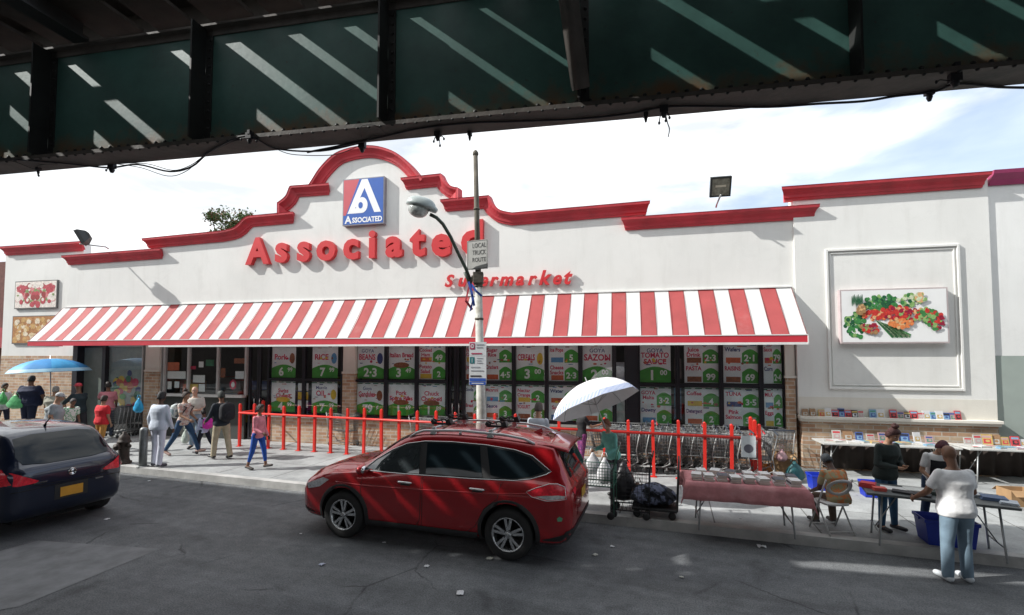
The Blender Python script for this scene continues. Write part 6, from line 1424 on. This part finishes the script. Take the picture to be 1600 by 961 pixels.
def book(p, rz, w, d, h, cover, label, rx=0, group=None, mark=None, name='book'):
    t = thing(name, label, 'book', p, rz, group); bx = MB()
    bx.b2((-w / 2 + .004, -d / 2 + .004, .004), (w / 2 - .001, d / 2 - .004, h - .004), 1).b2((-w / 2, -d / 2, 0), (w / 2, d / 2, .004), 0).b2((-w / 2, -d / 2, h - .004), (w / 2, d / 2, h), 0).b2((-w / 2, -d / 2, .004), (-w / 2 + .004, d / 2, h - .004), 0)
    if mark: bx.b2((-w * .32, -d * .30, h), (w * .32, d * .05, h + .0006), 2)
    o = bx.build('block', [cover, MC((.65, .62, .55), .8), mark or cover], t); o.rotation_euler[0] = rx; return t
WB_ = M('white book cover', (.74, .74, .73), .5, var=.05)
rs = random.Random(8); bl = [(1090, 752, 0), (1110, 752, 0), (1133, 752, 0), (1100, 747, 1), (1143, 745, 1), (1153, 759, 0), (1172, 761, 0), (1168, 748, 1), (1196, 750, 1), (1203, 764, 0), (1226, 755, 1), (1236, 767, 0), (1120, 748, 1)]
cr, sr = math.cos(ty), math.sin(ty); LB = [(-.76, -.18), (-.56, -.20), (-.34, -.16), (-.14, -.22), (.08, -.20), (.30, -.20), (.55, -.19), (.78, -.2), (-.66, .1), (-.42, .14), (-.15, .13), (.12, .1), (.40, .12), (.66, .14), (.80, .06)]
for i, (x, y) in enumerate(LB):
    row = 'front row' if y < 0 else 'back row'; k = i + 1 if y < 0 else i - 7
    x *= .88; q = c1 + Vector((x * cr - y * sr, x * sr + y * cr, .752))
    st_ = thing('book_stack', 'pile of white books on the pink cloth, %s, %s from the left' % (row, ordn[k - 1]), 'book pile', q, ty + rs.uniform(-.2, .2), 'white book piles on the pink cloth')
    for j in range(3):
        o = MB().b2((-.072, -.10, .0), (.072, .10, .03), 0).b2((-.070, -.1005, .004), (.0725, -.097, .026), 1).build('book', [WB_ if (i + j) % 4 else MC((.12, .12, .14)), MC((.6, .57, .5))], st_); o.location = (rs.uniform(-.01, .01), rs.uniform(-.01, .01), .032 * j); o.rotation_euler = (0, 0, rs.uniform(-.1, .1))
# stall table by the road, with the bald man
a, b = gnd(1377, 853, SW), gnd(1572, 881, SW); c = (a + b) / 2; ty2 = math.atan2(b.y - a.y, b.x - a.x); n_ = Vector((-math.sin(ty2), math.cos(ty2), 0)); c2 = c + n_ * .29
table(c2, ty2, 1.62, .70, 'grey folding table between the bald man and the two women', topm=M('worn dark table top', (.10, .11, .11), .5, var=.3))
c_, s_ = math.cos(ty2), math.sin(ty2)
def on2(x, y, z=.742): x *= .9; return c2 + Vector((x * c_ - y * s_, x * s_ + y * c_, z))
rs = random.Random(31)
for x, y, w_, d_, h_, col, lb, nm, ct in ((-.82, .0, .20, .16, .07, (.55, .05, .06), 'red box at the left end of the stall table', 'goods_box', 'box'), (-.70, -.15, .14, .12, .05, (.6, .1, .08), 'small red packet at the left end of the stall table', 'goods_box', 'box'),
                                  (-.45, .05, .34, .24, .012, (.72, .72, .70), 'large white sheet pile on the left half of the stall table', 'paper_pile', 'papers'), (-.15, .1, .30, .22, .02, (.68, .68, .64), 'second white sheet pile nearer the apron woman', 'paper_pile', 'papers'),
                                  (-.30, -.18, .42, .16, .03, (.03, .03, .035), 'black flat case along the near side of the stall table', 'flat_case', 'case'), (.10, -.05, .24, .2, .05, (.035, .05, .045), 'dark folded cloth on the stall table left of the bald man', 'folded_cloth', 'cloth'),
                                  (.72, .0, .26, .20, .045, (.09, .14, .25), 'blue magazine pile at the right end of the stall table', 'magazine_pile', 'magazines'), (.84, -.14, .18, .2, .03, (.5, .55, .6), 'pale booklet at the right corner of the stall table', 'booklet', 'booklet'), (.55, .12, .2, .2, .04, (.45, .47, .48), 'grey papers right of the bald man on the stall table', 'paper_pile', 'papers')):
    t = thing(nm, lb, ct, on2(x, y), ty2 + rs.uniform(-.3, .3)); n2 = 3 if h_ > .025 else 2
    for j in range(n2): MB().b2((-w_ / 2 + rs.uniform(-.01, .01), -d_ / 2, h_ * j / n2), (w_ / 2 + rs.uniform(-.01, .01), d_ / 2 + rs.uniform(-.01, .01), h_ * (j + 1) / n2 - .002)).build('layer', MC(col, .6), t, .002)
# folding chair
def fchair(p, rz, label):
    t = thing('folding_chair', label, 'chair', p, rz); CM = M('grey metal chair paint', (.50, .50, .49), .4, metal=.2, var=.12)
    for s in (-1, 1):
        MB().tube([(s * .21, .20, 0), (s * .21, -.02, .44), (s * .205, -.20, .82)], .013, n=7).build('leg', CM, t)
        MB().tube([(s * .19, -.24, 0), (s * .19, .02, .40), (s * .19, .12, .46)], .013, n=7).build('leg', CM, t)
    MB().tube([(-.19, -.22, .06), (.19, -.22, .06)], .01).build('stretcher', CM, t); MB().tube([(-.21, .18, .06), (.21, .18, .06)], .01).build('stretcher', CM, t)
    mb = MB(); mb.loft([[Vector((math.copysign(abs(math.cos(a)) ** .5, math.cos(a)) * .19, -.02 + math.copysign(abs(math.sin(a)) ** .5, math.sin(a)) * .19, z)) for a in [2 * math.pi * j / 24 for j in range(24)]] for z in (.43, .455)]).build('seat', CM, t)
    mb = MB(); mb.loft([[Vector((.20 * math.cos(a) * k2, -.19 - .03 * (1 - math.cos(a) ** 2) - dy - (.05 * math.sin(a)), .71 + .13 * math.sin(a) * k2)) for a in [2 * math.pi * j / 24 for j in range(24)]] for k2, dy in ((1, 0), (1, .012), (.70, .014), (.70, 0), (1, 0))], caps=False).build('backrest', CM, t)
    return t
fchair(gnd(1299, 829, SW), R(3), 'grey folding chair at the kerb between the pink table and the stall')
# tables along the shop wall
WX = FAC.pl(1250, 600, -.06)[0]
def wpos(x, y, z=SW): return FAC.world(WX + x, y, z)
table(wpos(1.45, -.62), FROT, 2.6, .72, 'white topped table against the brick wall left of the woman with the bun', topm=M('white table top', (.50, .50, .48), .5, var=.2, vs=4))
table(wpos(4.05, -.62), FROT, 2.35, .72, 'white topped table against the brick wall behind the bald man', topm=M('white table top'))
table(wpos(5.9, -.75), FROT, 1.2, .6, 'small table at the right edge of the picture by the green wall', topm=M('white table top'))
rs = random.Random(77); cols = [((.03, .03, .035), 'black'), ((.5, .06, .07), 'red'), ((.06, .10, .28), 'navy'), ((.62, .62, .62), 'white'), ((.5, .35, .12), 'amber'), ((.08, .25, .18), 'green'), ((.45, .30, .3), 'rose'), ((.2, .35, .5), 'sky blue'), ((.30, .18, .10), 'brown'), ((.45, .45, .42), 'grey')]
def upright(p, rz, w, h, ci, label, grp, tilt=-12, nm='book', cat='book'):
    t = thing(nm, label, cat, p, rz, grp); mb = MB().b2((-w / 2, -.009, 0), (w / 2, .009, h), 0); c3 = cols[(ci * 3 + 4) % 10][0]; c4 = cols[(ci * 7 + 3) % 10][0]
    mb.b2((-w * .40, -.0105, h * .68), (w * .40, -.009, h * .88), 1).b2((-w * .32, -.0105, h * .14), (w * .34, -.009, h * .56), 2); disc(mb, w * .05, h * .38, w * .2, h * .13, -.0112, 0)
    o = mb.build('cover', [MC(cols[ci][0], .4), MC(c3, .4), MC(c4, .4)], t, fix=False); o.rotation_euler[0] = R(tilt); return t
ZL = FAC.pl(1245, 648, -.06)[1] - .03 + .005
xs = [1258, 1270, 1284, 1294, 1304.5, 1315, 1325, 1335.5, 1345, 1364, 1376, 1396, 1407, 1417.5, 1428, 1438.5, 1448, 1459, 1468, 1478, 1489, 1497]; cis = [8, 8, 4, 3, 1, 2, 1, 0, 9, 7, 3, 1, 6, 0, 1, 9, 3, 7, 3, 2, 6, 1]
cnt = {}
tot = {c: cis.count(c) for c in cis}
for x, ci in zip(xs, cis):
    u = FAC.pl(x, 640, -.13)[0]; cnt[ci] = cnt.get(ci, 0) + 1
    nmn = cols[ci][1]; suffix = '' if tot[ci] == 1 else (', %s %s one from left' % (ordn[cnt[ci] - 1], nmn))
    upright(FAC.world(u, -.135, ZL), FROT + rs.uniform(-.1, .1), rs.uniform(.125, .16), rs.uniform(.16, .215), ci, '%s book standing on the wall ledge%s' % (nmn, suffix), 'books on the wall ledge')
def wallbooks(x0, x1, n, y, zt, tabn, seed, h=(.14, .23), grp='books on the wall tables'):
    rs = random.Random(seed)
    for i in range(n):
        x = x0 + (x1 - x0) * (i + .5) / n; ci = rs.randrange(10)
        upright(wpos(x, y + rs.uniform(-.04, .04), zt), FROT + rs.uniform(-.2, .2), rs.uniform(.14, .2), rs.uniform(*h), ci, 'upright %s book on %s, %s from left' % (cols[ci][1], tabn, ordn[i]), grp)
wallbooks(.5, 2.55, 9, -.42, SW + .745, 'the left wall table', 5); wallbooks(3.1, 5.1, 12, -.42, SW + .745, 'the wall table behind the bald man', 6); wallbooks(5.4, 6.4, 5, -.5, SW + .745, 'the small table at the right edge', 9)
def flats(x0, x1, n, tabn, seed, y=-.72):
    rs = random.Random(seed)
    for i in range(n):
        x = x0 + (x1 - x0) * (i + .5) / n; ci = rs.choice((3, 3, 3, 9, 7, 6, 4, 1)); q = wpos(x, y + rs.uniform(-.12, .14), SW + .744)
        book(q, FROT + rs.uniform(-.3, .3), rs.uniform(.15, .22), .2, rs.uniform(.015, .04), MC(cols[ci][0], .45), 'flat %s book on %s, %s from left' % (cols[ci][1], tabn, ordn[i]), group='books lying on the wall tables', mark=MC(cols[(ci * 3 + 4) % 10][0], .45))
flats(.3, 2.6, 16, 'the left wall table', 3); flats(3.0, 5.1, 14, 'the wall table behind the bald man', 4)
# dark sheets put in for the shade under the wall tables
for x0, x1, lb in ((.4, 2.65, 'left'), (3.0, 5.1, 'right')):
    mb = MB(); n3 = 40; 
    for i in range(n3 + 1):
        x = x0 + (x1 - x0) * i / n3; yy = -.16 + .03 * math.sin(i * 1.3); mb.v += [Vector((x, yy, .70)), Vector((x, yy - .02 + .02 * math.sin(i * 2.1), .04))]
    for i in range(n3): mb.f.append([2 * i, 2 * i + 2, 2 * i + 3, 2 * i + 1]); mb.m.append(0); mb.sm.append(True)
    mb2 = mb.build('table_shade', M('dark brown cloth', (.03, .022, .018), .9), None, fix=False); mb2.location = FAC.world(WX, 0, SW); mb2.rotation_euler[2] = FROT; so = mb2.modifiers.new('s', 'SOLIDIFY'); so.thickness = .004
    tag(mb2, 'dark sheet for the shade under the %s table along the brick wall' % lb, 'cloth')
def crate(p, rz, w, d, h, col, label, tilt=0, name='plastic_bin', cat='bin'):
    t = thing(name, label, cat, p, rz); m_ = MC(col, .45, var=.1); mb = MB(); a, b = .86, 1
    def rc_(f, z): return [Vector((x * w / 2 * f, y * d / 2 * f, z)) for x, y in ((-1, -1), (1, -1), (1, 1), (-1, 1))]
    mb.loft([rc_(a, 0), rc_(.97, h * .86), rc_(1.03, h * .87), rc_(1.03, h), rc_(.96, h), rc_(.92, h * .86), rc_(.82, .02)], 0, True, False); mb.build('tub', m_, t, .004)
    for s in (-1, 1): MB().b2((s * w * .515, -.06, h * .88), (s * w * .515 + s * .02, .06, h * .95)).build('handle', m_, t)
    return t
BLU = (.01, .035, .42)
crate(gnd(1283, 764, SW), R(-12), .44, .32, .30, BLU, 'blue plastic bin under the left wall table beside the chair'); crate(gnd(1362, 775, SW), R(-16), .34, .30, .28, BLU, 'blue plastic bin just left of the woman with the bun')
crate(gnd(1478, 848, SW), R(-20), .62, .42, .36, (.01, .03, .30), 'large dark blue bin under the stall table behind the bald man'); crate(gnd(1556, 791, SW), R(-8), .4, .3, .12, (.05, .14, .22), 'shallow blue tray on the pavement right of the bald man')
def carton(p, rz, w, d, h, label):
    t = thing('cardboard_box', label, 'box', p, rz); K = M('brown cardboard', (.36, .22, .11), .85, var=.15)
    mb = MB(); mb.b2((-w / 2, -d / 2, 0), (w / 2, d / 2, .006)); mb.b2((-w / 2, -d / 2, .006), (-w / 2 + .006, d / 2, h)).b2((w / 2 - .006, -d / 2, .006), (w / 2, d / 2, h)).b2((-w / 2 + .006, -d / 2, .006), (w / 2 - .006, -d / 2 + .006, h)).b2((-w / 2 + .006, d / 2 - .006, .006), (w / 2 - .006, d / 2, h)); mb.build('carton', K, t)
    for s in (-1, 1): f_ = MB().b2((-w / 2, 0, -.002), (w / 2, d * .4, .002)).build('flap', K, t); f_.location = (0, s * d / 2, h); f_.rotation_euler = (R(-40), 0, R(180) if s < 0 else 0)
carton(gnd(1590, 788, SW), R(-10), .42, .34, .28, 'open cardboard box at the right edge under the small table'); carton(gnd(1225, 742, SW), R(-20), .45, .35, .50, 'brown cardboard box beside the right end of the barrier')
crate(gnd(1207, 741, SW), R(-10), .4, .3, .2, (.45, .16, .04), 'orange brown tray stacked low beside the barrier end')
bag(gnd(1242, 752, SW) + Vector((0, 0, .42)), .40, .42, (.03, .13, .14), 'teal bag standing on the pavement under the left corner of the wall table', .3)
bag(gnd(1226, 748, SW) + Vector((0, .1, .62)), .24, .26, (.5, .3, .32), 'small pinkish bag resting beside the teal bag', .2)
# wire trolleys by the kerb
def wirecart(p, rz, w, d, h, z0, label, mat, dens=.05, handle=True):
    t = thing('wire_trolley', label, 'trolley', p, rz); mb = MB(); r = .0035
    def ring(z): return [Vector((-w / 2, -d / 2, z)), Vector((w / 2, -d / 2, z)), Vector((w / 2, d / 2, z)), Vector((-w / 2, d / 2, z))]
    n5 = int(h / dens)
    for i in range(n5 + 1): mb.tube(ring(z0 + h * i / n5), .007 if i in (0, n5) else r, n=4, closed=True)
    for a, b in ((0, 1), (1, 2), (2, 3), (3, 0)):
        A, B_ = ring(z0), ring(z0 + h); k = int((A[a] - A[b]).length / dens)
        for j in range(k): q = j / k; mb.tube([A[a].lerp(A[b], q), B_[a].lerp(B_[b], q)], r, n=4)
    for j in range(1, int(w / dens)): q = j / int(w / dens); mb.tube([ring(z0)[0].lerp(ring(z0)[1], q), ring(z0)[3].lerp(ring(z0)[2], q)], r, n=4)
    mb.build('basket', mat, t); fr = MB()
    fr.tube(ring(z0 + .005), .009, n=5, closed=True)
    for sx_ in (-1, 1):
        for sy in (-1, 1): fr.tube([(sx_ * w / 2, sy * d / 2, z0 + h), (sx_ * w / 2, sy * d / 2, .03)], .009, n=6)
    if handle:
        for sy in (-1, 1): fr.tube([(w / 2, sy * d / 2, z0 + h), (w / 2 + .06, sy * d / 2, z0 + h + .3)], .01, n=6)
        fr.tube([(w / 2 + .06, -d / 2, z0 + h + .3), (w / 2 + .06, d / 2, z0 + h + .3)], .014, n=8)
    fr.build('frame', mat, t)
    for sx_ in (-1, 1):
        for sy in (-1, 1): MB().lathe([(.02, -.012), (.06, -.01), (.06, .01), (.02, .012)], (sx_ * w * .42, sy * (d / 2 + .02), .062), (0, 1, 0), n=14).build('wheel', CK, t)
    return t
BW = M('black trolley wire', (.02, .02, .022), .45, metal=.3); GW = M('green coated wire', (.05, .16, .11), .5)
wirecart(gnd(936, 810, SW) + Vector((.0, .22, 0)), KY, .62, .42, .30, .52, 'wire trolley with a green basket nearest the red car', GW, .045)
tw = wirecart(gnd(992, 812, SW) + Vector((0, .26, 0)), KY, .62, .44, .62, .12, 'tall black wire trolley loaded with dark bags', BW, .06)
bag(gnd(980, 800, SW) + Vector((.0, .26, .80)), .46, .66, (.016, .015, .018), 'bulky black bag inside the tall wire trolley', .36); bag(gnd(1002, 802, SW) + Vector((0, .24, .45)), .34, .3, (.10, .05, .03), 'brown bag low inside the tall wire trolley', .3)
# flat hand truck with tied bundle
p = gnd(1030, 812, SW) + Vector((0, .25, 0)); ht = thing('hand_truck', 'flat hand truck with an upright handle behind the dark bundle', 'hand truck', p, KY)
MB().b2((-.36, -.26, .13), (.36, .26, .17)).build('platform', MC((.015, .015, .016), .6), ht, .01)
MB().tube([(.36, -.24, .15), (.40, -.24, .95), (.40, .24, .95), (.36, .24, .15)], .014, n=8).build('handle', MC((.03, .03, .03), .4), ht)
for x, y in ((-.28, -.2), (-.28, .2), (.28, -.2), (.28, .2)): MB().lathe([(.02, -.02), (.06, -.018), (.06, .018), (.02, .02)], (x, y, .062), (0, 1, 0), n=14).build('wheel', CK, ht)
bd = MB(); rs = random.Random(5)
for x, y, z, a, b_, c_ in ((-.1, 0, .29, .3, .24, .13), (.12, .02, .32, .24, .22, .14), (.0, -.04, .42, .22, .18, .12), (-.18, .03, .36, .18, .18, .12)): bd.ell((x, y, z), (a, b_, c_), n=16)
bd = remesh(bd, .018, 2)
for v in bd.v: v += Vector((math.sin(v.y * 60 + v.z * 30), math.sin(v.x * 55 + v.z * 47), math.sin(v.x * 44 + v.y * 52))) * .009
o = bd.build('bundle', blotch('dark blue tarpaulin', ((.015, .017, .024), (.03, .035, .05), (.14, .16, .24)), 7), None); o.location = p; o.rotation_euler[2] = KY; tag(o, 'lumpy black and slate tarpaulin bundle lying on the hand truck', 'bundle')
# litter
LT = [MC((.75, .75, .76), .7), MC((.55, .58, .7), .7), MC((.5, .5, .45), .7)]
for i, (x, y, sz, m_, lb) in enumerate(((719, 928, .085, 0, 'square white paper scrap in the road nearest the camera'), (503, 883, .05, 1, 'pale blue scrap on the road below the front wheel of the red car'), (667, 886, .055, 0, 'white scrap on the road below the rear door of the red car'), (600, 849, .035, 0, 'tiny white scrap on the road under the front door'),
                                        (1190, 855, .10, 0, 'crumpled white paper at the kerb under the pink table'), (957, 855, .04, 0, 'white speck in the gutter right of the rear wheel'), (1065, 903, .04, 2, 'grey scrap on the road below the pink table'), (167, 812, .05, 0, 'white scrap on the road beside the blue car'),
                                        (233, 752, .045, 0, 'white scrap in the gutter in front of the man in pale blue'), (930, 868, .05, 2, 'grey scrap on the road behind the red car'), (470, 835, .03, 0, 'tiny white scrap on the road ahead of the red car'), (765, 874, .06, 2, 'flat grey scrap beside the rear wheel'))):
    q = gnd(x, y, 0); rs = random.Random(i); mb = MB(); k = 5; P = []
    for a_ in range(k + 1):
        for b_ in range(k + 1): P.append(Vector(((a_ / k - .5) * sz * (1.5 if i % 2 else 1), (b_ / k - .5) * sz * 1.2, .012 + rs.uniform(-.25, .5) * sz * (.5 if i == 0 else 1) * .4)))
    mb.add(P, [(a_ * (k + 1) + b_, a_ * (k + 1) + b_ + 1, (a_ + 1) * (k + 1) + b_ + 1, (a_ + 1) * (k + 1) + b_) for a_ in range(k) for b_ in range(k)], 0, True)
    o = mb.build('paper_scrap', LT[m_], None, fix=False); o.location = q; o.rotation_euler[2] = i * 1.1; so = o.modifiers.new('s', 'SOLIDIFY'); so.thickness = .002; tag(o, lb, 'paper scrap', 'paper scraps on the road')
